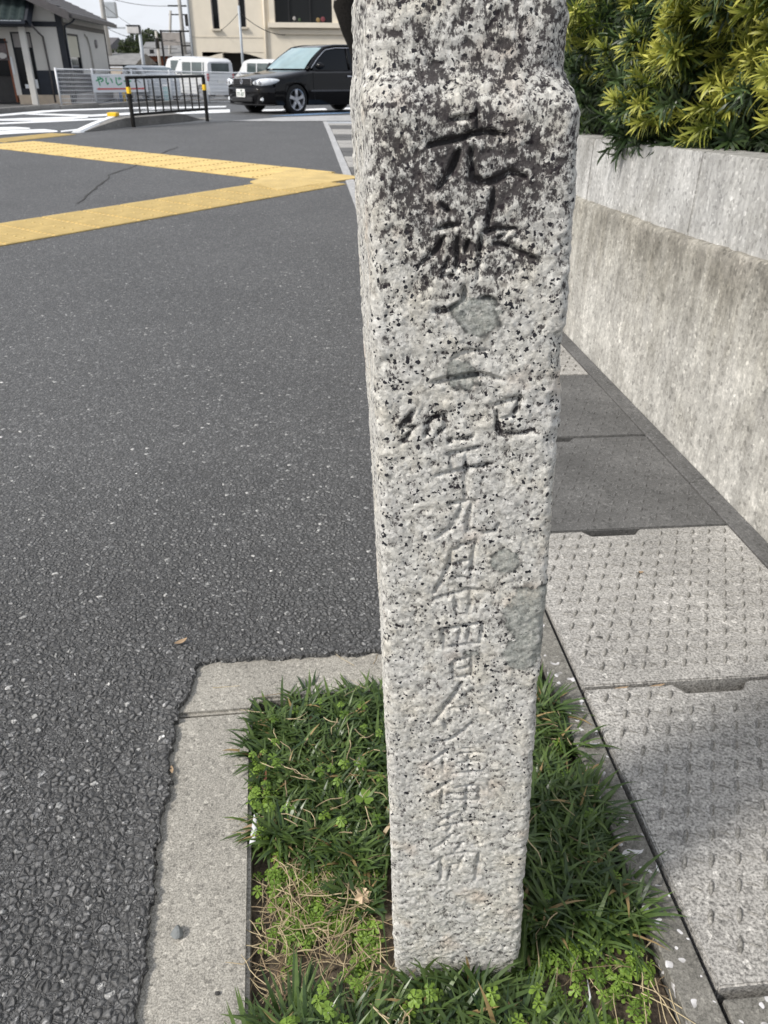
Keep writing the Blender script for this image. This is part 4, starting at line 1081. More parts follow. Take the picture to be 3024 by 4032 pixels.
rampo = empty('kerb_ramp', (-5.34, 14.6, 0), 0, 'white painted sloping kerb end with a yellow reflector', 'kerb ramp')
b = MB(); P = []
for k, (x, y, h) in enumerate(((-5.31, 14.58, .0), (-5.25, 15.4, .08), (-5.18, 16.35, .15))):
    P.append([(x + dx + 5.34, y - 14.6 + dy, zg(y) + dz) for dx, dy, dz in ((-.10, -.02, -.05), (-.08, 0, h + .03), (.08, .02, h + .03), (.12, .04, -.05))])
b.grid(P); b.f += [(0, 1, 2, 3), (11, 10, 9, 8)]; b.mi += [0, 0]; b.build('kerb_body', M['white_paint'], rampo, bevel=.02, seg=2)
b = MB(); b.bx(-.09, .09, -.10, .10, 0, .07); o = b.build('reflector', M['yellow_bright'], rampo, bevel=.015); o.location = (.155, 1.72, zg(16.3) + .165)

bar = empty('black_barrier', (-4.74, 16.02, zg(16.0)), math.atan2(2.10, .95), 'black steel pipe barrier with yellow bands at the lot edge', 'barrier')
BL = 2.305; H = .835
for x, in ((0,), (BL,)):
    b = MB(); b.bx(x - .03, x + .03, -.03, .03, -.05, H - .045); p_ = b.build('post', M['black_steel'], bar, bevel=.008)
    b = MB(); b.bx(x - .033, x + .033, -.033, .033, H - .28, H - .17); b.build('reflective_band', M['yellow_bright'], p_, bevel=.006)
b = MB(); b.tube([(-.03, 0, H - .022), (BL + .03, 0, H - .022)], .027, 10); b.build('top_rail', M['black_steel'], bar, smooth=True)
b = MB(); b.bx(.033, BL - .033, -.02, .02, .19, .235); b.build('bottom_rail', M['black_steel'], bar)
proto = None
for k in range(9):
    x = BL * (k + 1) / 10
    if proto is None:
        b = MB(); b.bx(-.011, .011, -.011, .011, .236, H - .05); proto = b.build('baluster', M['black_steel'], bar); o = proto
    else: o = proto.copy(); C.objects.link(o); o.parent = bar
    o.location = (x, 0, 0)

# ------------------------------------------------------------------ kerb and lot beyond the road
kl = [(-13.5, 13.5), (-10.06, 19.4), (-9.21, 20.53), (-8.65, 22.94), (-7.85, 26.66), (-7.26, 30.09), (-6.52, 34.57), (-5.01, 36.09), (8, 38)]
kk = empty('road_kerb', (0, 0, 0), 0, 'grey concrete kerb along the far side of the road'); tag(kk, kind='structure')
for a, c in zip(kl, kl[1:]):
    d = Vector((c[0] - a[0], c[1] - a[1])); n = max(1, round(d.length / 2.0)); nn = Vector((-d.y, d.x)).normalized() * .16
    for k in range(n):
        p = Vector(a) + d * (k / n); q = Vector(a) + d * ((k + .992) / n); b = MB()
        z = zg((p.y + q.y) / 2)
        b.prism([tuple(p), tuple(q), tuple(q + nn), tuple(p + nn)], z - .08, z + .12); b.build('kerb_stone', M['far_kerb'], kk, bevel=.012)

# ------------------------------------------------------------------ mesh fence with station sign
FP = [(-10.48, 27.9), (-9.62, 28.75), (-8.62, 29.7), (-7.6, 30.7), (-6.55, 31.75), (-5.5, 32.8), (-4.4, 33.9)]
fence = empty('mesh_fence', (FP[0][0], FP[0][1], 0), 0, 'white welded mesh fence in front of the parked cars', 'fence')
FO = Vector((FP[0][0], FP[0][1], 0)); FH = 1.02
for i, p in enumerate(FP):
    z = zg(p[1]); b = MB(); b.tube([(p[0] - FO.x, p[1] - FO.y, z - .05), (p[0] - FO.x, p[1] - FO.y, z + FH + .03)], .032, 8); b.build('post', M['white_steel'], fence, smooth=True)
for i, (p, q) in enumerate(zip(FP, FP[1:])):
    b = MB(); d = Vector((q[0] - p[0], q[1] - p[1], zg(q[1]) - zg(p[1]))); o = Vector((p[0], p[1], zg(p[1]))) - FO; n = int(d.length / .062)
    for k in range(1, n):
        c = o + d * (k / n); b.box((c.x, c.y, c.z + .06 + (FH - .06) / 2), (.007, .007, FH - .06))
    for k in range(9):
        z = .07 + (FH - .08) * k / 8; w = .02 if k in (8,) else .008
        b.tube([o + Vector((0, 0, z)), o + d + Vector((0, 0, z))], w, 4)
    b.build('mesh_panel', M['white_steel'], fence)['kind'] = 'stuff'
sg = empty('fence_sign', (-9.62, 28.62, zg(28.7) + .36), math.atan2(.98, 1.02) * .72, 'white banner sign with green characters and a red arrow bar hung on the mesh fence', 'sign')
b = MB(); b.bx(0, 1.80, -.012, 0, 0, .52); b.build('board', M['sign_white'], sg, bevel=.004)
def flat_strokes(name, strokes, w, m, parent, y=-.0165, th=.006):
    b = MB()
    for pts in strokes:
        for (x0, z0), (x1, z1) in zip(pts, pts[1:]):
            d = Vector((x1 - x0, 0, z1 - z0)); ln = d.length; a = math.atan2(z1 - z0, x1 - x0)
            b.box(((x0 + x1) / 2, y, (z0 + z1) / 2), (ln + w * .8, th, w), ax=Matrix.Rotation(-a, 3, 'Y'))
    return b.build(name, m, parent)
def glyph(gs, x, z, s): return [[(x + s * u, z + s * v) for u, v in st] for st in gs]
G = {
 'ya': [[(.05, .55), (.5, .75), (.9, .8), (.95, .6), (.7, .45)], [(.3, .95), (.45, .05)], [(.55, .98), (.68, .85)]],
 'i': [[(.15, .85), (.12, .4), (.25, .15), (.38, .3)], [(.7, .8), (.85, .6), (.9, .35)]],
 'ji': [[(.25, .9), (.22, .3), (.4, .08), (.75, .15), (.9, .3)], [(.55, .85), (.65, .7)], [(.75, .9), (.85, .75)]],
 'bar': [[(.08, .5), (.92, .5)]],
 'he': [[(.05, .4), (.35, .75), (.95, .25)]]}
st = []
for k, g in enumerate(('ya', 'i', 'ji', 'bar')): st += glyph(G[g], .12 + k * .30, .20, .25)
flat_strokes('green_lettering', st, .034, M['sign_green'], sg)
flat_strokes('grey_lettering', glyph(G['he'], 1.36, .22, .22), .024, M['sign_grey'], sg)
flat_strokes('small_lettering', [[(.2 + k * .05, .45), (.232 + k * .05, .455)] for k in range(8)], .012, M['sign_grey'], sg)
b = MB(); z = .105
b.add([(.10, -.018, z), (.20, -.018, z + .036), (.20, -.018, z + .022), (1.62, -.018, z + .022), (1.62, -.018, z + .036), (1.72, -.018, z), (1.62, -.018, z - .036), (1.62, -.018, z - .022), (.20, -.018, z - .022), (.20, -.018, z - .036)], [(0, 1, 9), (2, 3, 7, 8), (4, 5, 6)])
b.build('red_arrow_bar', M['sign_red'], sg)
b2 = empty('blue_sign', (-8.75, 29.75, zg(29.7) + .45), .5, 'small blue and white sign behind the mesh fence', 'sign')
b = MB(); b.bx(0, .34, 0, .012, 0, .46); b.build('board', M['sign_white'], b2, bevel=.004)
b = MB(); b.bx(.04, .17, -.005, -.001, .1, .42); b.bx(.2, .31, -.005, -.001, .24, .42); b.build('blue_print', M['sign_blue'], b2)
b = MB(); b.tube([(.17, .02, -.6), (.17, .02, .4)], .02, 6); b.build('post', M['grey_steel'], b2)
o = empty('bollard', (-8.02, 31.8, zg(31.8)), 0, 'pale teal post standing behind the mesh fence', 'bollard')
b = MB(); b.bx(-.12, .12, -.06, .06, 0, .56); b.build('body', M['teal'], o, bevel=.03, seg=2); b = MB(); b.bx(-.13, .13, -.065, .065, .561, .60); b.build('cap', M['white_steel'], o, bevel=.01)
for (x, y, m, lab) in ((-9.30, 30.4, 'sign_blue', 'blue upright marker post behind the mesh fence'), (-9.18, 30.4, 'yellow_bright', 'yellow upright marker post behind the mesh fence')):
    b = MB(); b.tube([(0, 0, 0), (0, 0, .34), (0, 0, .38)], [.042, .042, .02], 8); o = b.build('marker_post', M[m], smooth=True); o.location = (x, y, zg(y)); tag(o, lab, 'marker post')

# ------------------------------------------------------------------ house on the left
hu = Vector((-.989, -.146, 0)); hv = Vector((-.146, .989, 0)); HZ = -.17
house = bpy.data.objects.new('plaster_house', None); C.objects.link(house)
house.matrix_world = Matrix(((hu.x, hv.x, 0, -10.44), (hu.y, hv.y, 0, 29.0), (0, 0, 1, HZ), (0, 0, 0, 1)))
tag(house, 'white plastered house with dark timbers, tiled porch and grey gabled roof', 'house')
def hb(name, m, boxes, parent=None, bevel=0):
    b = MB()
    for q in boxes: b.bx(*q)
    o = b.build(name, M[m], parent or house, bevel=bevel); return o
# local: u to the left, v away, z up.  Walls as panels around the openings
Hc = 2.60; U1 = 8.0; V1 = 8.1
hb('front_wall', 'plaster', [(.0, 1.0, .0, .2, .92, Hc), (1.0, 1.62, 0, .2, 1.98, Hc), (1.62, 1.78, 0, .2, .2, Hc), (1.78, 3.4, 0, .2, 1.80, Hc), (3.4, U1, 0, .2, .2, Hc)])
b = MB(); b.add([(0, .0, Hc), (U1, .0, Hc), (4.0, .0, Hc + 1.75), (0, .2, Hc), (U1, .2, Hc), (4.0, .2, Hc + 1.75)], [(0, 1, 2), (5, 4, 3), (0, 2, 5, 3), (1, 4, 5, 2)]); b.build('gable_wall', M['plaster'], house)
hb('side_wall', 'plaster', [(0, .2, .2, .62, .2, Hc), (0, .2, .62, 2.5, 1.98, Hc), (0, .2, .62, 2.5, .2, .78), (0, .2, 2.5, V1, .2, Hc)])
hb('back_wall', 'plaster', [(0, U1, V1, V1 + .2, 0, Hc)])
hb('corner_post', 'timber', [(-.03, .16, -.03, .2, .0, Hc + .1)])
hb('beam', 'timber', [(.161, 1.2, -.03, .0, 2.13, 2.27)]); hb('beam', 'timber', [(-.03, 0, .201, V1, 2.13, 2.27)]); hb('corner_post', 'timber', [(-.03, 0, V1 - .12, V1, .0, 2.129)])
hb('wainscot', 'navy', [(.161, 1.0, -.02, .0, .22, .92)]); hb('wainscot', 'navy', [(-.02, 0, .201, 8.0, .22, .78)])
hb('plinth', 'basestone', [(.1, 1.72, -.05, .1, -.2, .215)]); hb('plinth', 'greyhouse', [(-.01, .1, 0, V1, -.2, .22)])
fr = hb('window', 'timber', [(1.0, 1.04, .02, .1, .22, 1.98), (1.58, 1.62, .02, .1, .22, 1.98), (1.04, 1.58, .02, .1, 1.94, 1.98), (1.04, 1.58, .02, .1, .22, .40)])
hb('transom_panel', 'greyhouse', [(1.04, 1.58, .05, .09, 1.56, 1.94)], fr); hb('pane', 'darkglass', [(1.04, 1.58, .06, .08, .40, 1.56)], fr)
hb('display_box', 'sign_white', [(1.05, 1.34, .0, .04, .40, .66), (1.36, 1.47, .0, .04, .40, .52)], fr, .01)
sw = hb('window', 'timber', [(.03, .1, .62, .68, .78, 1.98), (.03, .1, 2.44, 2.5, .78, 1.98), (.03, .1, .68, 2.44, 1.92, 1.98), (.03, .1, .68, 2.44, .78, .83)])
hb('blind', 'blind', [(.05, .07, .68, 2.44, 1.30, 1.92)], sw); hb('pane', 'darkglass', [(.071, .09, .68, 2.44, .83, 1.30)], sw)
dr = hb('entrance', 'door', [(1.84, 3.4, .25, .3, 0, 1.8)]); hb('dark_opening', 'darkglass', [(1.84, 3.4, .2, .24, .75, 1.55)], dr); hb('door_frame', 'orange_wood', [(1.78, 1.84, .0, .22, 0, 1.8)], dr)
hb('white_signplate', 'sign_white', [(1.70, 1.76, -.03, -.001, .80, 1.30)])
b = MB(); rows = [[], []]
for k in range(15):
    u = 1.8 + 1.6 * k / 14; rows[0].append((u, -.05 + .02 * math.sin(k * 1.9), 1.66)); rows[1].append((u, -.04 + .035 * math.sin(k * 1.9), 1.20))
b.grid(rows); nr_ = b.build('shop_curtain', M['noren'], house, smooth=True)
hb('curtain_rod', 'timber', [(1.74, 3.4, -.06, -.03, 1.68, 1.72)], nr_)
flat = MB(); rows = [[], []]
for k in range(7):
    u = 1.83 + .5 * k / 6; rows[0].append((u, -.10, 1.36 + .05 * math.sin(k))); rows[1].append((u, -.10, 1.26 + .03 * math.cos(k * 2)))
flat.grid(rows); flat.build('white_print', M['cloth_white'], nr_)
# porch
pr = hb('porch_pillar', 'plaster', [(1.02, 1.20, -.62, -.44, -.2, 2.12)], bevel=.01)
can = hb('porch_roof', 'timber', [(.85, 5, -.95, -.05, 2.10, 2.22)], bevel=.02)
hb('gutter', 'navy', [(.85, 5, -1.06, -.955, 2.17, 2.26)], can)
hb('gutter_lip', 'grey_steel', [(.95, 5, -1.07, -1.061, 2.235, 2.255)], can)
b = MB(); b.add([(.80, -1.0, 2.27), (.80, -.05, 2.86), (.70, -1.0, 2.10), (.70, -.05, 2.70), (.90, -1.0, 2.25), (.90, -.05, 2.84)], [(0, 1, 3, 2), (0, 4, 5, 1), (2, 3, 5, 4)]); b.build('verge_board', M['timber'], can)
tp = None
for r_ in range(5):
    for c_ in range(14):
        if tp is None:
            b = MB(); rows = []
            for k in range(5):
                u = .285 * k / 4; z = .035 * math.sin(math.pi * 2 * k / 4.0); rows.append([(u, 0, z), (u, .24, z + .145)])
            b.grid(rows); b.grid([[(p[0], p[1], p[2] - .03) for p in rw] for rw in rows]); b.grid([[rw[0], (rw[0][0], 0, rw[0][2] - .03)] for rw in rows])
            tp = b.build('roof_tile', M['greentile'], can, smooth=True); o = tp
        else: o = tp.copy(); C.objects.link(o); o.parent = can
        o.location = (.90 + c_ * .283, -1.0 + r_ * .195, 2.27 + r_ * .122)
hb('ridge', 'greentile', [(.85, 5, -.09, -.001, 2.84, 2.93)], can, .02)
hb('roof_slope', 'timber', [(.9, .901, -.9, -.05, 2.2, 2.201)], can)
# gable lettering: three dark mounted characters
for k, (u, r_) in enumerate(((1.28, .055), (1.62, .07), (1.95, .06))):
    b = MB(); P = [(u + r_ * math.cos(a), -.03, 3.02 + r_ * math.sin(a)) for a in np.arange(0, 5.3, .35)]; b.tube(P, .022, 6)
    b.tube([(u - r_ * .6, -.03, 3.02 - r_ * .9), (u + r_ * .1, -.03, 3.02 + .5 * r_)], .02, 6); b.build('mounted_letter', M['timber'], house, smooth=True)
# main roof: right slope with rows of flat tiles, left slope
ez, uz_, rz_ = 2.50, -.38, 4.40
roof = empty('roof', (0, 0, 0)); roof.parent = house
b = MB(); b.add([(uz_, -.55, ez - .10), (4.0, -.55, rz_ - .10), (4.0, V1 + .5, rz_ - .10), (uz_, V1 + .5, ez - .10), (uz_, -.55, ez - .02), (4.0, -.55, rz_ - .02), (4.0, V1 + .5, rz_ - .02), (uz_, V1 + .5, ez - .02)], [(0, 1, 2, 3), (4, 7, 6, 5), (0, 4, 5, 1), (1, 5, 6, 2), (2, 6, 7, 3), (3, 7, 4, 0)])
b.add([(8.38, -.55, ez - .10), (4.0, -.55, rz_ - .10), (4.0, V1 + .5, rz_ - .10), (8.38, V1 + .5, ez - .10), (8.38, -.55, ez), (4.0, -.55, rz_), (4.0, V1 + .5, rz_), (8.38, V1 + .5, ez)], [(0, 3, 2, 1), (4, 5, 6, 7), (0, 1, 5, 4), (2, 3, 7, 6), (3, 0, 4, 7)])
b.build('roof_deck', M['timber'], roof)
b = MB(); n = 17; sl = (rz_ - ez) / (4.0 - uz_)
for k in range(n):
    u0 = uz_ + (4.0 - uz_) * k / n; u1 = uz_ + (4.0 - uz_) * (k + 1.08) / n
    for j in range(12):
        v0 = -.55 + (V1 + 1.05) * j / 12; v1 = v0 + (V1 + 1.05) / 12 - .012
        z0 = ez + sl * (u0 - uz_) + .02; z1 = ez + sl * (u1 - uz_) - .005
        b.add([(u0, v0, z0), (u1, v0, z1), (u1, v1, z1), (u0, v1, z0), (u0, v0, z0 - .03), (u0, v1, z0 - .03)], [(0, 1, 2, 3), (0, 3, 5, 4)])
b.build('roof_tiles', M['rooftile'], roof)['kind'] = 'stuff'
b = MB(); b.bx(uz_ - .10, uz_ - .005, -.5, V1 + .45, ez - .14, ez - .02); b.build('gutter', M['rooftile'], roof, bevel=.01)
b = MB(); b.add([(uz_ - .02, -.62, ez - .22), (4, -.62, rz_ - .20), (4, -.56, rz_ - .20), (uz_ - .02, -.56, ez - .22), (uz_ - .02, -.62, ez + .02), (4, -.62, rz_ + .03), (4, -.56, rz_ + .03), (uz_ - .02, -.56, ez + .02)], [(0, 1, 2, 3), (4, 7, 6, 5), (0, 4, 5, 1), (2, 6, 7, 3), (3, 7, 4, 0), (1, 5, 6, 2)]); b.build('verge_board', M['rooftile'], roof)
b = MB(); b.tube([(.72, -.9, 2.16), (.70, -.3, 1.98), (.62, -.06, 1.86), (.60, -.05, 1.0), (.60, -.05, .0)], .03, 8); b.build('downpipe', M['rooftile'], house, smooth=True)
b = MB(); b.tube([(-.42, .3, 2.40), (-.30, .28, 2.28), (-.07, .1, 2.16), (-.06, .08, 1.6), (-.06, .08, .1)], .03, 8); b.build('downpipe', M['navy'], house, smooth=True)
b = MB(); b.tube([(-.04, 3.6, 2.0), (-.05, 3.9, 1.95), (-.05, 4.2, 1.6), (-.05, 4.3, .3)], .035, 8); b.build('vent_pipe', M['plaster'], house, smooth=True)
b = MB(); b.tube([(-.005, 5.6, 1.75), (-.07, 5.6, 1.75)], [.14, .14], 12); b.build('vent_hood', M['greyhouse'], house, smooth=True)

# ------------------------------------------------------------------ cream building
bd = empty('cream_building', (-11.0, 52, -.7), 0, 'two storey cream rendered building with slit windows and an arched opening', 'building')
def bb(name, m, boxes, parent=None, bevel=0):
    b = MB()
    for (x0, x1, y0, y1, z0, z1) in boxes: b.bx(x0 + 11.0, x1 + 11.0, y0 - 52, y1 - 52, z0 + .7, z1 + .7)
    return b.build(name, M[m], parent or bd, bevel=bevel)
bb('facade_wall', 'beige', [(-11.3, -10.05, 52, 52.4, -.7, 7), (-10.05, -9.63, 52, 52.4, -.7, 2.62), (-9.63, -8.5, 52, 52.4, 1.45, 7), (-8.5, -8.1, 52, 52.4, 1.45, 2.72), (-8.1, -6.45, 52, 52.4, 1.45, 7), (-9.63, -8.5, 52, 52.4, 1.44, 1.451), (-7.18, -6.45, 52, 52.4, -.7, 1.449), (-6.45, -3.2, 52, 52.4, -.7, 2.95), (-3.2, 14, 52, 52.4, -.7, 7), (-10.05, -8.1, 52.01, 52.39, 6.6, 7), (-6.45, -3.2, 52, 52.4, 5.6, 7)])
bb('side_wall', 'beige_dark', [(-11.3, -11.0, 52.4, 66, -.7, 7)]); bb('roof_slab', 'beige_dark', [(-11.5, 14.2, 51.8, 66, 7.001, 7.3)])
for (x0, x1, z0, lab) in ((-10.05, -9.63, 2.62, 0), (-8.5, -8.1, 2.72, 1)):
    w = bb('slit_window', 'greyhouse', [(x0, x0 + .05, 52.05, 52.2, z0, 6.6), (x1 - .05, x1, 52.05, 52.2, z0, 6.6)])
    bb('pane', 'darkglass', [(x0 + .051, x1 - .051, 52.15, 52.18, z0, 6.6)], w); bb('sill', 'beige_dark', [(x0 - .06, x1 + .06, 51.86, 52.0, z0 - .10, z0 - .002)], w)
b = MB(); pts = [(-10.8 + 3.62 * k / 16, 1.13 + .34 * math.sin(math.pi * k / 16)) for k in range(17)]
b.add([(x + 11, 0.0, z + .7) for x, z in pts] + [(x + 11, 0.0, 1.47 + .7) for x, z in pts] + [(x + 11, .35, z + .7) for x, z in pts], [(i, i + 1, 18 + i, 17 + i) for i in range(16)] + [(i, 34 + i, 35 + i, i + 1) for i in range(16)])
b.build('arch_head', M['beige'], bd)
bb('arch_recess', 'channel', [(-10.05, -7.19, 53.5, 53.6, -.7, 1.44)]); bb('arch_recess_side', 'beige_dark', [(-10.83, -10.06, 52.41, 53.5, -.7, 1.44)])
wn_ = bb('large_window', 'beige', [(-6.75, -6.46, 51.85, 52.2, 2.95, 5.6), (-3.19, -2.8, 51.85, 52.2, 2.95, 5.6), (-6.46, -3.19, 51.85, 52.2, 5.45, 5.6)])
bb('pane', 'darkglass', [(-6.45, -3.2, 52.2, 52.24, 2.951, 5.45)], wn_); bb('mullion', 'trim', [(-5.7, -5.62, 52.12, 52.19, 2.951, 5.45), (-4.5, -4.42, 52.12, 52.19, 2.951, 5.45)], wn_); bb('sill', 'beige', [(-6.85, -2.7, 51.72, 52.0, 2.70, 2.948)], wn_)
for (x, z, r_, m) in ((-5.35, 3.15, .10, 'greyhouse'), (-5.05, 3.08, .09, 'dusty_green'), (-4.0, 3.08, .12, 'dusty_tan'), (-3.72, 3.12, .13, 'dusty_red')):
    b = MB(); rows = [[(x + 11 + r_ * math.sin(t) * math.cos(a), -.05 + r_ * .4 * math.sin(t) * math.sin(a), z + .7 + r_ * math.cos(t)) for a in np.arange(0, 6.28, .8)] for t in np.linspace(.05, 3.1, 6)]
    b.grid(rows, closed=True); b.build('window_ornament', M[m], wn_)
bb('cornice', 'beige_dark', [(-6.25, 14, 51.88, 51.999, 2.38, 2.60)]); bb('groove_band', 'beige_dark', [(-11.3, -7.2, 51.985, 51.999, 2.18, 2.24)])
b = MB(); b.tube([(11 - 7.05, -.08, 7), (11 - 7.05, -.08, .1)], .06, 8); b.build('downpipe', M['beige'], bd, smooth=True)
b = MB(); b.tube([(-.35, -.06, 7), (-.35, -.06, .1)], .06, 8); b.build('downpipe', M['grey_steel'], bd, smooth=True)

# ------------------------------------------------------------------ poles, lamp, wires
def pole(name, label, cat, x, y, h, r0, r1, m, z0=None):
    o = empty(name, (x, y, zg(y) if z0 is None else z0), 0, label, cat)
    b = MB(); b.tube([(0, 0, -.2), (0, 0, h)], [r0, r1], 10); b.build('shaft', M[m], o, smooth=True); return o
pole('light_pole', 'slim grey pole standing in front of the cream building', 'pole', -7.5, 46, 3.9, .075, .06, 'grey_steel')
st = pole('street_lamp', 'grey street lamp with square head beside the house', 'street lamp', -13.05, 47.5, 3.08, .11, .08, 'grey_steel')
b = MB(); b.bx(-.62, .02, -.12, .12, 2.72, 3.06); b.build('lamp_head', M['cloth_white'], st, bevel=.03); b = MB(); b.bx(-.64, .04, -.14, .14, 3.062, 3.11); b.bx(.021, .07, -.14, .14, 2.70, 3.061); b.build('lamp_cap', M['trim'], st)
up_ = pole('utility_pole', 'concrete utility pole rising behind the house roof', 'utility pole', -18.7, 60, 9, .17, .13, 'pole_conc')
b = MB(); b.bx(.2, .9, -.2, .2, 4.0, 4.9); b.build('transformer', M['grey_steel'], up_, bevel=.05); b = MB(); b.bx(-.9, .9, -.05, .05, 5.2, 5.3); b.bx(-.1, 1.3, -.05, .05, 3.4, 3.5); b.build('crossarm', M['grey_steel'], up_)
tp_ = pole('utility_pole', 'thin dark utility pole between the street lamp and the sign frame', 'utility pole', -15.4, 60, 3.3, .11, .08, 'pole_conc')
b = MB(); b.tube([(0, 0, 2.3), (0, 0, 2.9)], .13, 8); b.bx(-.55, -.3, -.1, .1, 2.0, 2.25); b.build('fitting', M['trim'], tp_)
pc = pole('utility_pole', 'tall utility pole crowded with fittings left of the cream building', 'utility pole', -15.9, 70, 9, .17, .13, 'pole_conc')
b = MB(); b.bx(-.9, 1.1, -.06, .06, 5.15, 5.25); b.bx(-.9, 1.1, -.06, .06, 4.6, 4.68); b.tube([(.5, 0, 3.9), (.5, 0, 4.6)], .22, 10); b.tube([(.9, 0, 3.4), (.9, 0, 3.9)], .16, 8); b.build('crossarm_fitting', M['trim'], pc)
b = MB(); b.tube([(-.75, 0, 4.9), (-1.5, 0, 0)], [.1, .12], 8); b.build('brace_leg', M['pole_conc'], pc, smooth=True)
b = MB(); b.tube([(.55, 0, -.1), (.55, 0, 4.2)], .05, 6); b.tube([(1.5, 0, -.1), (1.5, 0, 3.4)], .06, 6); b.build('conduit', M['trim'], pc)
bs = empty('sign_frame', (-15.3, 65, zg(60)), 0, 'grey billboard frame below the crowded utility pole', 'billboard')
b = MB(); b.bx(-1.0, .35, -.06, .06, 2.55, 3.35); b.build('board', M['greyhouse'], bs); b = MB()
for x in (-1.02, .38): b.bx(x - .06, x + .06, -.08, .08, 0, 3.5)
b.bx(-1.1, 1.7, -.05, .05, 3.38, 3.48); b.bx(.44, 1.7, -.05, .05, 2.5, 2.58); b.build('frame', M['trim'], bs)
def wire(p, q, sag, label, r=.016):
    P = [Vector(p).lerp(Vector(q), k / 14) + Vector((0, 0, -sag * 4 * (k / 14) * (1 - k / 14))) for k in range(15)]
    b = MB(); b.tube([v - P[0] for v in P], r, 4); o = b.build('overhead_wire', M['wire']); o.location = P[0]; return tag(o, label, 'wire', 'overhead wires across the sky')
wire((-18.7, 60, 4.6), (-15.9, 70, 4.65), .25, 'overhead wire from the house pole to the crowded pole, uppermost')
wire((-18.7, 60, 2.9), (-15.4, 60, 2.3), .3, 'overhead wire from the house pole down to the thin pole')
wire((-18.0, 60, 2.2), (-15.3, 65, 2.3), .12, 'overhead wire level across the pale sky above the tree')
wire((-18.0, 60, 1.85), (-15.3, 65, 1.75), .05, 'lowest overhead wire just above the tree')
wire((-15.9, 70, 3.4), (-7.5, 46, 3.15), .9, 'overhead wire from the crowded pole to the slim grey pole')
wire((-7.5, 46, 3.15), (-5.9, 51.9, 2.35), .25, 'overhead wire from the slim grey pole to the building front', .02)
wire((-18.7, 60, 4.2), (-11.2, 52.3, 1.9), .6, 'overhead wire sloping from the house pole to the building corner')

# ------------------------------------------------------------------ far houses, wall and trees
def far_house(name, label, x0, x1, y0, y1, h, rh, wm, rm, over=.3):
    z = zg(y0); o = empty(name, (x0, y0, z), 0, label, 'house')
    b = MB(); b.bx(0, x1 - x0, 0, y1 - y0, 0, h); b.build('wall', M[wm], o)
    w, d = x1 - x0, y1 - y0; b = MB()
    b.add([(-over, -over, h), (w + over, -over, h), (w + over, d + over, h), (-over, d + over, h), (-over, d / 2, h + rh), (w + over, d / 2, h + rh)], [(0, 1, 5, 4), (2, 3, 4, 5), (1, 2, 5), (3, 0, 4), (0, 3, 2, 1)])
    b.build('roof', M[rm], o)
    b = MB(); n = max(2, int(w / 1.6))
    for k in range(n): b.bx(w * (k + .3) / n, w * (k + .75) / n, -.04, -.005, h * .35, h * .8)
    b.build('window', M['darkglass'], o); return o
far_house('low_house', 'low grey roofed house right behind the plaster house', -19.9, -16.7, 58, 63, 1.35, .65, 'greyhouse', 'greyroof')
far_house('brown_house', 'brown walled house with pale hipped roof before the round tree', -19.0, -15.9, 70, 75, 1.9, 1.0, 'orange_wood', 'greyroof', .5)
far_house('long_house', 'long grey roofed house behind the utility poles', -17.5, -11.5, 74, 80, 2.0, .55, 'greyhouse', 'greyroof', .4)
far_house('distant_house', 'distant pale house glimpsed between the poles', -38, -30, 95, 103, 2.6, 1.1, 'plaster', 'rooftile', .4)
fw = empty('garden_wall', (-15.2, 48.5, zg(48.5)), 0, 'pale cream boundary wall behind the mesh fence', 'wall')
b = MB(); b.bx(0, 4.0, 0, .15, 0, 1.15); b.build('wall_body', M['basestone'], fw); b = MB(); b.bx(-.03, 4.03, -.03, .18, 1.151, 1.22); b.build('coping', M['white_steel'], fw)
b = MB(); b.bx(0, 2.6, 0, 2.2, 0, 1.75); o = b.build('storage_shed', M['basestone'], bevel=.25, seg=3); o.location = (-14.0, 57, zg(57)); tag(o, 'small cream shed with rounded top left of the cream building', 'shed')
def far_tree(name, label, x, y, r, h, n, seed):
    rd = random.Random(seed); o = empty(name, (x, y, zg(y)), 0, label, 'tree')
    b = MB(); b.tube([(0, 0, 0), (.1, 0, h * .4), (0, .1, h * .75)], [.25, .18, .06], 7)
    for k in range(5):
        a = k * 1.3; b.tube([(0, 0, h * .4), (r * .5 * math.cos(a), r * .5 * math.sin(a), h * .75)], [.1, .03], 5)
    b.build('trunk', M['bark'], o, smooth=True)
    V = []; F = []; T = []
    lobes = [(rd.gauss(0, r * .45), rd.gauss(0, r * .35), h * rd.uniform(.35, .82), r * rd.uniform(.35, .6)) for _ in range(13)]
    for _ in range(n):
        lx, ly, lz, lr = rd.choice(lobes); d = Vector((rd.gauss(0, 1), rd.gauss(0, 1), rd.gauss(0, 1))).normalized() * lr * rd.uniform(.75, 1.05)
        c = Vector((lx, ly, lz)) + d
        if c.z < .25: continue
        s = rd.uniform(.07, .16); q = Euler((rd.uniform(0, 6), rd.uniform(0, 6), rd.uniform(0, 6))).to_matrix(); i = len(V); t = rd.random()
        V += [tuple(c + q @ Vector(v)) for v in ((-s, 0, 0), (0, -s * .6, .02), (s, 0, 0), (0, s * .6, .02))]; F.append((i, i + 1, i + 2, i + 3)); T += [t] * 4
    me = bpy.data.meshes.new('crown'); me.from_pydata(V, [], F); at = me.attributes.new('tint', 'FLOAT', 'POINT'); at.data.foreach_set('value', np.array(T, np.float32)); me.materials.append(M['farleaf'])
    cr = bpy.data.objects.new('crown', me); C.objects.link(cr); cr.parent = o; return o
far_tree('round_tree', 'dark green round tree behind the low houses', -22.6, 82, 2.3, 3.5, 14000, 4)
far_tree('dark_tree', 'darker evergreen lower right of the round tree', -20.6, 80, .9, 2.3, 5000, 5)
far_tree('conifer_tree', 'small green tree against the left edge of the cream building', -11.9, 58, .35, 2.0, 1500, 6)
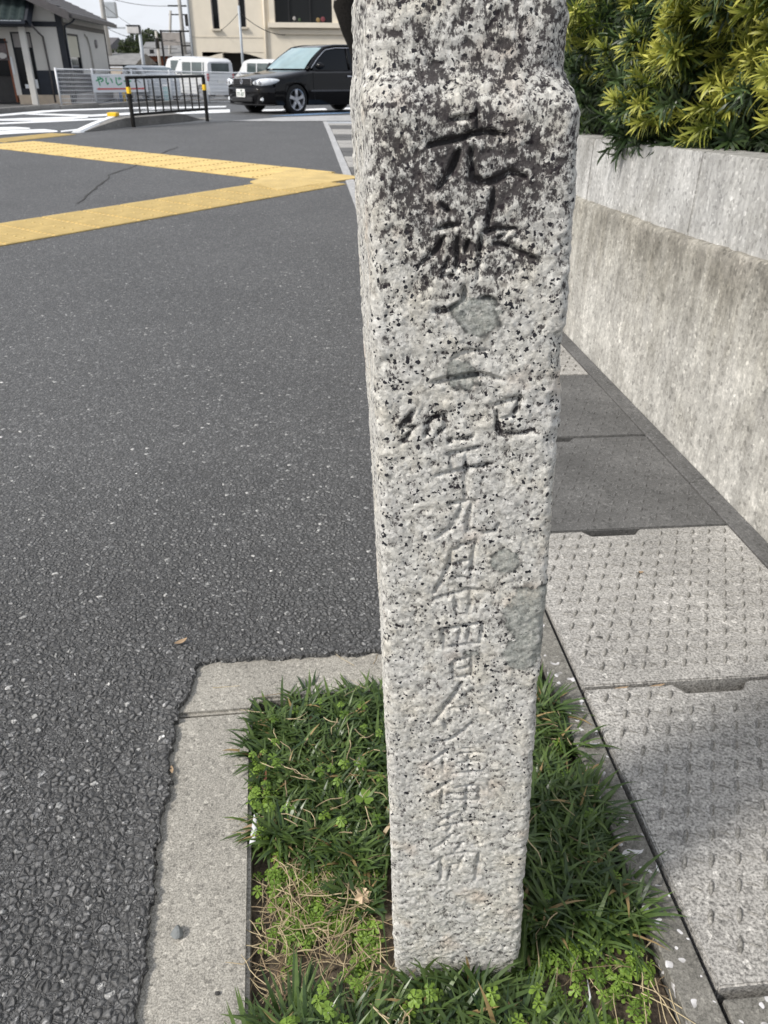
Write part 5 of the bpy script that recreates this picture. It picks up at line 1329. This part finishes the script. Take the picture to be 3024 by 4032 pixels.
far_tree('bare_tree', 'sparse brownish tree above the low house roof', -20.4, 66, 1.1, 2.3, 700, 8)

# ------------------------------------------------------------------ dark pruned tree trunk behind the post
tk = empty('tree_trunk', (-.55, 19.4, zg(19.4)), 0, 'dark bare tree trunk with a pale sawn branch left of the post', 'tree')
b = MB(); b.tube([(.10, 0, -.1), (.05, 0, .8), (-.06, 0, 1.4), (-.17, 0, 1.75), (-.32, 0, 2.15), (-.30, 0, 2.7)], [.20, .21, .24, .29, .30, .24], 12); b.build('trunk', M['bark'], tk, smooth=True)
b = MB(); b.tube([(-.40, -.05, 2.20), (-.62, -.12, 2.42)], [.13, .12], 10); b.build('sawn_branch', M['cutwood'], tk, smooth=True)
b = MB()
for k in range(5): a = k * 1.25; b.tube([(-.30, 0, 2.5), (-.3 + .4 * math.cos(a), .4 * math.sin(a), 3.0), (-.3 + .7 * math.cos(a), .7 * math.sin(a), 3.5)], [.10, .07, .04], 7)
b.build('limb', M['bark'], tk, smooth=True)
# ------------------------------------------------------------------ black saloon car
def lerp(a, b, t): return a + (b - a) * t
def car_frame(name, loc, hx, hy, label, tilt=0, scl=1):
    o = bpy.data.objects.new(name, None); C.objects.link(o)
    h = Vector((hx, hy, 0)).normalized(); l = Vector((-h.y, h.x, 0))
    m = Matrix(((h.x, l.x, 0, 0), (h.y, l.y, 0, 0), (0, 0, 1, 0), (0, 0, 0, 1)))
    o.matrix_world = Matrix.Translation(loc) @ Matrix.Rotation(tilt, 4, 'X') @ m @ Matrix.Scale(scl, 4)
    return tag(o, label, 'car')
def wheel(parent, x, y, r, w, spokes, side, matr='alloy'):
    wl = empty('wheel', (x, y, r)); wl.parent = parent
    s = side
    b = MB(); prof = [(r * .70, -w / 2), (r * .93, -w / 2), (r, -w * .36), (r, w * .36), (r * .93, w / 2), (r * .70, w / 2)]
    b.grid([[(p * math.cos(a), q, p * math.sin(a)) for p, q in prof] for a in np.arange(0, 6.283 + .01, 6.2832 / 32)]); b.build('tyre', M['tyre'], wl, smooth=True)
    b = MB(); prof = [(r * .70, s * w * .5), (r * .66, s * w * .46), (r * .62, s * w * .30), (r * .60, 0)]
    b.grid([[(p * math.cos(a), q, p * math.sin(a)) for p, q in prof] for a in np.arange(0, 6.283 + .01, 6.2832 / 28)])
    for k in range(spokes):
        a = 2 * math.pi * k / spokes + .3; ca, sa = math.cos(a), math.sin(a); P = []
        for rr, ww, yy in ((.06, .045, .44), (r * .35, .035, .46), (r * .66, .050, .44)):
            P.append([(rr * ca - v * sa, s * w * q, rr * sa + v * ca) for v, q in ((-ww, yy - .12), (-ww * .8, yy), (ww * .8, yy), (ww, yy - .12))])
        b.grid(P)
    b.tube([(0, s * w * .3, 0), (0, s * w * .47, 0)], [.075, .055], 12); b.build('rim', M[matr], wl)
    b = MB(); b.tube([(0, s * w * .05, 0), (0, s * w * .12, 0)], [r * .6, r * .6], 20); b.build('brake_disc', M['trim'], wl)
    return wl
def saloon(name, loc, hx, hy, label, tilt):
    car = car_frame(name, loc, hx, hy, label, tilt, 1.07)
    AX = 1.39; AR = .345
    K = lambda x, pts: float(np.interp(x, [p[0] for p in pts], [p[1] for p in pts]))
    Wp = [(-2.47, .66), (-2.40, .76), (-2.2, .835), (-1.6, .87), (0, .885), (1.2, .88), (1.75, .855), (2.0, .81), (2.15, .74), (2.24, .64), (2.27, .56)]
    Zt = [(-2.47, .86), (-2.42, .93), (-2.2, .965), (-1.7, .975), (-1.2, .955), (.6, .93), (.95, .925), (1.4, .855), (1.8, .795), (2.1, .73), (2.2, .69), (2.27, .63)]
    Zb = [(-2.47, .30), (-2.2, .22), (0, .19), (2.0, .20), (2.27, .22)]
    xs = sorted(set([round(v, 4) for v in list(np.linspace(-2.47, 2.27, 60)) + [sg * AX + d for sg in (-1, 1) for d in np.linspace(-AR, AR, 15)]]))
    rows = []
    for x in xs:
        w, zt_, zb = K(x, Wp), K(x, Zt), K(x, Zb)
        for ax in (-AX, AX):
            if abs(x - ax) < AR: zb = max(zb, .315 + math.sqrt(AR * AR - (x - ax) ** 2))
        sh = zt_ - .075
        half = [(0, zt_ + .022), (w * .45, zt_ + .016), (w * .80, zt_ - .004), (w * .93, zt_ - .03), (w * .985, sh)]
        for k in range(1, 7):
            z = lerp(sh, zb, k / 6)
            pr_ = 1.0 if z > .52 else (1.012 if z > .40 else lerp(.955, 1.0, max(0, z - .18) / .22))
            if .70 < z < sh: pr_ = .992
            half.append((w * pr_, z))
        half.append((w * .80, zb + .0)); half.append((0, zb))
        rows.append([(x, -y, z) for y, z in reversed(half[1:])] + [(x, y, z) for y, z in half])
    b = MB(); b.grid(rows); n = len(rows[0])
    b.f.append(tuple(range(n))[::-1]); b.f.append(tuple(range(len(b.v) - n, len(b.v)))); b.mi += [0, 0]
    body = b.build('body', M['carblack'], car, smooth=True)
    try:
        body.data.set_sharp_from_angle(angle=R(38))
    except Exception: pass
    b = MB(); b.bx(-2.1, 2.1, -.62, .62, .24, .60); b.build('underbody', M['trim'], car)
    # greenhouse
    cab = [(.98, .925, .76, .0), (.30, 1.385, .60, 1), (-.05, 1.43, .585, 1), (-.6, 1.445, .575, 1), (-1.05, 1.40, .585, 1), (-1.85, .965, .74, 0)]
    def roofline(x): return K(x, [(-1.85, .965), (-1.5, 1.18), (-1.05, 1.395), (-.6, 1.445), (-.05, 1.435), (.30, 1.385), (.62, 1.19), (.98, .925)])
    def roofw(x): return K(x, [(-1.85, .68), (-1.05, .575), (-.3, .565), (.30, .585), (.98, .72)])
    b = MB(); rws = []
    for x in np.linspace(-1.08, .33, 14): rws.append([(x, roofw(x) * u * 1.02, roofline(x) + .022 * (1 - u * u) - (.03 if abs(u) > .99 else 0)) for u in (-1, -.96, -.6, -.2, .2, .6, .96, 1)])
    b.grid(rws); b.grid([[(p[0], p[1], p[2] - .03) for p in r_] for r_ in rws]); b.build('roof', M['carblack'], car, smooth=True)
    b = MB(); rws = []
    for t in np.linspace(0, 1, 9):
        x = lerp(1.0, .33, t) + .05 * math.sin(math.pi * t); rws.append([(x + .10 * (1 - u * u), lerp(.70, .555, t) * u, lerp(.93, roofline(.33), t) + .012) for u in np.linspace(-1, 1, 9)])
    b.grid(rws); b.build('windscreen', M['screen_glass'], car, smooth=True)
    b = MB(); rws = []
    for t in np.linspace(0, 1, 6):
        x = lerp(-1.84, -1.08, t); rws.append([(x - .08 * (1 - u * u), lerp(.66, .55, t) * u, roofline(x) + .012) for u in np.linspace(-1, 1, 7)])
    b.grid(rws); b.build('rear_window', M['van_glass'], car, smooth=True)
    for sd in (-1, 1):
        def sp(x, z):      # side plane of the glass house
            t = (z - .90) / .5; return (x, sd * lerp(.775, .575, max(0, min(1.1, t))), z)
        b = MB(); rws = []
        for x in np.linspace(-1.5, .80, 20):
            zt2 = min(roofline(x) - .05, 1.375); zt2 = max(zt2, .925); rws.append([sp(x, lerp(.915, zt2, k / 4)) for k in range(5)])
        b.grid(rws); b.build('side_glass', M['darkglass'], car, smooth=True)
        b = MB(); P = [(x, sp(x, max(.92, roofline(x) - .02))[1] * 1.0, max(.92, roofline(x) - .02)) for x in np.linspace(-1.78, .97, 26)]
        b.tube(P, .040, 6); b.build('window_frame', M['carblack'], car, smooth=True)
        b = MB(); P = [(x, sp(x, max(.92, roofline(x) - .055))[1] + sd * .022, max(.92, roofline(x) - .055)) for x in np.linspace(-.9, .86, 22)]
        b.tube(P, .010, 5); b.build('drip_trim', M['chrome'], car, smooth=True)
        b = MB(); b.tube([sp(-.36, .93), sp(-.42, 1.37)], .035, 6); b.build('pillar', M['carblack'], car, smooth=True)
        b = MB(); b.bx(-1.7, .72, sd * .80 - .012, sd * .80 + .012, .905, .925); b.build('belt_trim', M['trim'], car)
        b = MB(); b.bx(-1.0, .98, sd * .892 - .01, sd * .892 + .012, .475, .512); b.build('side_moulding', M['moulding'], car, bevel=.006)
        for dx in (-.28, -1.22):
            b = MB(); b.tube([(dx - .10, sd * .893, .79), (dx + .10, sd * .893, .79)], .017, 6); b.build('door_handle', M['chrome'], car, smooth=True)
        for x in (.86, -.37, -1.28):
            b = MB(); b.tube([(x, sd * .883, .90), (x + (.03 if x > 0 else 0), sd * .889, .6), (x, sd * .886, .30)], .0055, 4); b.build('door_gap', M['trim'], car)
        b = MB(); rws = []
        for t in np.linspace(0, 1, 7):
            rr = .075 * math.sin(math.pi * (.15 + .8 * t)); rws.append([(.66 + .10 - .06 * t - .0 + rr * .9 * math.cos(a), sd * (.84 + .22 * t), 1.0 + rr * math.sin(a)) for a in np.arange(0, 6.28, .7)])
        b.grid(rws, closed=True); m_ = b.build('door_mirror', M['carblack'], car, smooth=True)
        # lamps
        b = MB(); rws = []
        for (x, y, zc, hh) in ((2.262, .40, .650, .038), (2.266, .47, .650, .060), (2.258, .56, .654, .074), (2.228, .65, .660, .080), (2.165, .725, .668, .078), (2.08, .785, .678, .068), (1.99, .822, .690, .050), (1.91, .845, .702, .024), (1.88, .850, .706, .006)):
            nx_, ny_ = (1, 0) if y < .5 else ((.8, .6) if y < .7 else (.3, .95))
            rws.append([(x - .02 * nx_ - .02, sd * (y - .02 * ny_), zc - hh), (x + .018 * nx_, sd * (y + .016 * ny_), zc - hh * .6), (x + .022 * nx_, sd * (y + .020 * ny_), zc), (x + .008 * nx_, sd * (y + .012 * ny_), zc + hh * .6), (x - .03 * nx_ - .02, sd * (y - .02 * ny_), zc + hh)])
        b.grid(rws); hl = b.build('headlight', M['lamp_glass'], car, smooth=True)
        for (y, r_) in ((.50, .042), (.62, .046)):
            b = MB(); xx = K(y, [(.4, 2.288), (.56, 2.272), (.64, 2.25), (.74, 2.16)]) + .012
            b.tube([(xx - .02, sd * y, .655), (xx + .004, sd * y, .655)], [r_, r_ * .8], 12); b.build('lamp_bowl', M['chrome'], hl)
        b = MB(); b.bx(2.19, 2.245, sd * .60 - .075, sd * .60 + .075, .285, .365); b.build('fog_lamp', M['lamp_glass'], car, bevel=.02, seg=2)
        b = MB(); b.bx(-2.47, -2.40, sd * .60 - .16, sd * .60 + .16, .66, .84); b.build('tail_lamp', M['lamp_red'], car, bevel=.02)
        # bumper wrap and wheel arch liners
        for ax in (-AX, AX):
            b = MB(); rws = [[(ax + .352 * math.cos(a), sd * y, .315 + .352 * math.sin(a)) for y in (.45, .86)] for a in np.linspace(-.25, math.pi + .25, 18)]; b.grid(rws); b.build('arch_liner', M['trim'], car)
            wheel(car, ax, sd * .765, .318, .205, 5, sd)
    # front face: grille, bumper, plate
    gr = MB(); gr.bx(2.255, 2.286, -.345, .345, .60, .735); g_ = gr.build('grille', M['trim'], car, bevel=.02, seg=2)
    b = MB()
    for k in range(11): b.bx(2.287, 2.292, -.315, .315, .612 + k * .0105, .615 + k * .0105)
    for k in range(17): y = -.31 + k * .0388; b.bx(2.2925, 2.296, y - .003, y + .003, .612, .722)
    b.build('grille_mesh', M['moulding'], g_)
    b = MB()
    for q in ((2.287, 2.300, -.36, -.335, .60, .74), (2.287, 2.300, .335, .36, .60, .74), (2.282, 2.300, -.3345, .3345, .725, .745)): b.bx(*q)
    b.build('grille_frame', M['chrome'], g_, bevel=.006)
    b = MB(); P = [(2.305, .040 * math.cos(a), .668 + .046 * math.sin(a)) for a in np.arange(0, 6.3, .45)]; b.tube(P, .009, 6); b.tube([(2.305, 0, .63), (2.305, 0, .705)], .008, 5); b.build('emblem', M['chrome'], g_)
    b = MB(); rws = []
    for u in np.linspace(-1, 1, 19):
        x = 2.335 - .30 * abs(u) ** 3.2; rws.append([(x - .06, .86 * u, .575), (x, .88 * u, .545), (x + .005, .88 * u, .46), (x - .01, .88 * u, .30), (x - .06, .87 * u, .205)])
    b.grid(rws); bp = b.build('bumper', M['carblack'], car, smooth=True)
    b = MB(); b.bx(2.30, 2.336, -.40, .40, .265, .36); b.build('air_intake', M['trim'], bp, bevel=.02)
    b = MB(); rws = []
    for u in np.linspace(-1, 1, 17): x = 2.350 - .30 * abs(u) ** 3.2; rws.append([(x, .885 * u, .225), (x + .012, .885 * u, .215), (x, .885 * u, .20)])
    b.grid(rws); b.build('lip', M['trim'], bp)
    b = MB(); b.bx(2.342, 2.352, -.165, .165, .36, .525); pl = b.build('number_plate', M['plate'], car, bevel=.004)
    return car, pl
carblk, plate = saloon('black_saloon_car', (-1.86, 23.35, -.105), -.70, -.71, 'black saloon car turning at the road, half hidden behind the post', R(-.7))
def text_mesh(name, body, size, m, parent, mat4, extrude=.002):
    cu = bpy.data.curves.new(name, 'FONT'); cu.body = body; cu.size = size; cu.extrude = extrude; cu.align_x = 'CENTER'; cu.align_y = 'CENTER'
    t = bpy.data.objects.new(name, cu); C.objects.link(t)
    dg = bpy.context.evaluated_depsgraph_get(); me = bpy.data.meshes.new_from_object(t.evaluated_get(dg))
    bpy.data.objects.remove(t); bpy.data.curves.remove(cu); me.materials.clear(); me.materials.append(m)
    o = bpy.data.objects.new(name, me); C.objects.link(o); o.parent = parent; o.matrix_local = mat4; return o
face = Matrix(((0, 0, 1, 0), (1, 0, 0, 0), (0, 1, 0, 0), (0, 0, 0, 1)))
text_mesh('plate_number', '77-07', .115, M['plate_ink'], plate, Matrix.Translation((2.3545, 0, .415)) @ face)
text_mesh('plate_region', '330', .05, M['plate_ink'], plate, Matrix.Translation((2.3545, .03, .492)) @ face)

# ------------------------------------------------------------------ boxy white wagons and a silver car behind the fence
def wagon(name, loc, hx, hy, label, L=3.3, Wd=1.42, H=1.56, m='carwhite'):
    car = car_frame(name, loc, hx, hy, label)
    h = L / 2; w = Wd / 2; AX = h - .58; AR = .30
    Wf = lambda x, z: w * (1 - .10 * max(0, (z - .85) / (H - .85))) * (1 - .10 * max(0, abs(x) - h + .35) / .35)
    Zt = [(-h, H - .14), (-h + .12, H - .03), (-h + .5, H), (.35, H), (.75, H - .06), (1.15, 1.06), (h - .12, .93), (h, .72)]
    xs = sorted(set([round(v, 4) for v in list(np.linspace(-h, h, 34)) + [s * AX + d for s in (-1, 1) for d in np.linspace(-AR, AR, 11)]])); rows = []
    for x in xs:
        zt_ = float(np.interp(x, [p[0] for p in Zt], [p[1] for p in Zt])); zb = .2
        for ax in (-AX, AX):
            if abs(x - ax) < AR: zb = max(zb, .27 + math.sqrt(AR * AR - (x - ax) ** 2))
        half = [(0, zt_), (Wf(x, zt_) * .8, zt_ - .01), (Wf(x, zt_) * .96, zt_ - .05)] + [(Wf(x, lerp(zt_ - .08, zb, k / 6)), lerp(zt_ - .08, zb, k / 6)) for k in range(7)] + [(0, zb)]
        rows.append([(x, -y, z) for y, z in reversed(half[1:])] + [(x, y, z) for y, z in half])
    b = MB(); b.grid(rows); n = len(rows[0]); b.f.append(tuple(range(n))[::-1]); b.f.append(tuple(range(len(b.v) - n, len(b.v)))); b.mi += [0, 0]
    body = b.build('body', M[m], car, smooth=True)
    try: body.data.set_sharp_from_angle(angle=R(40))
    except Exception: pass
    for sd in (-1, 1):
        for x0, x1 in ((-h + .22, -.42), (-.34, .42)):
            b = MB(); rws = []
            for x in np.linspace(x0, x1, 6): rws.append([(x, sd * (Wf(x, z) + .006), z) for z in (.94, 1.15, H - .17)])
            b.grid(rws); b.build('side_window', M['van_glass'], car, smooth=True)
        b = MB(); b.bx(-h - .012, -h + .05, sd * (w * .86) - .06, sd * (w * .86) + .055, .70, .98); b.build('tail_lamp', M['lamp_red'], car, bevel=.02)
        b = MB(); b.bx(h - .10, h - .0, sd * w * .7 - .13, sd * w * .7 + .13, .66, .80); b.build('headlight', M['lamp_glass'], car, bevel=.03)
        for ax in (-AX, AX):
            b = MB(); b.grid([[(ax + .305 * math.cos(a), sd * y, .27 + .305 * math.sin(a)) for y in (.35, w * .97)] for a in np.linspace(-.2, math.pi + .2, 14)]); b.build('arch_liner', M['trim'], car)
            wheel(car, ax, sd * (w - .09), .272, .15, 6, sd)
        b = MB(); b.tube([(.55, sd * w * .98, .98), (.57, sd * (w + .16), 1.0)], [.05, .075], 8); b.build('door_mirror', M[m], car, smooth=True)
        b = MB(); b.bx(-.55, -.38, sd * w - .01, sd * w + .018, .80, .825); b.build('door_handle', M['chrome'], car)
    b = MB(); rws = []
    for u in np.linspace(-1, 1, 7): rws.append([(-h - .012 + .02 * u * u + .0 * z, u * w * .80, z) for z in (.99, 1.12, 1.26, H - .20)])
    b.grid(rws); b.build('rear_window', M['van_glass'], car, smooth=True)
    b = MB(); b.bx(-h - .05, -h + .15, -w * .93, w * .93, .24, .48); b.build('rear_bumper', M[m], car, bevel=.04, seg=2)
    b = MB(); b.bx(-h - .02, -h - .004, -.17, .17, .60, .76); b.build('number_plate', M['plate'], car)
    b = MB(); rws = []
    for t in np.linspace(0, 1, 5): x = lerp(1.14, .78, t); rws.append([(x + .03, u * w * lerp(.86, .78, t), lerp(1.08, H - .07, t) + .01) for u in np.linspace(-1, 1, 5)])
    b.grid(rws); b.build('windscreen', M['van_glass'], car, smooth=True)
    return car
z = zg(38)
wagon('white_wagon', (-8.25, 39.1, z), -.66, .75, 'white boxy wagon parked behind the fence, nearest the black barrier')
wagon('white_wagon', (-5.75, 41.3, zg(41)), -.66, .75, 'white boxy wagon just left of the black saloon car')
wagon('white_wagon', (-9.6, 42.6, zg(42.6)), -.66, .75, 'white wagon partly hidden behind the nearest white wagon', H=1.66)
wagon('silver_car', (-9.75, 36.2, zg(36.2)), .55, -.83, 'silver car with its front just visible behind the black barrier', H=1.25, m='carsilver')
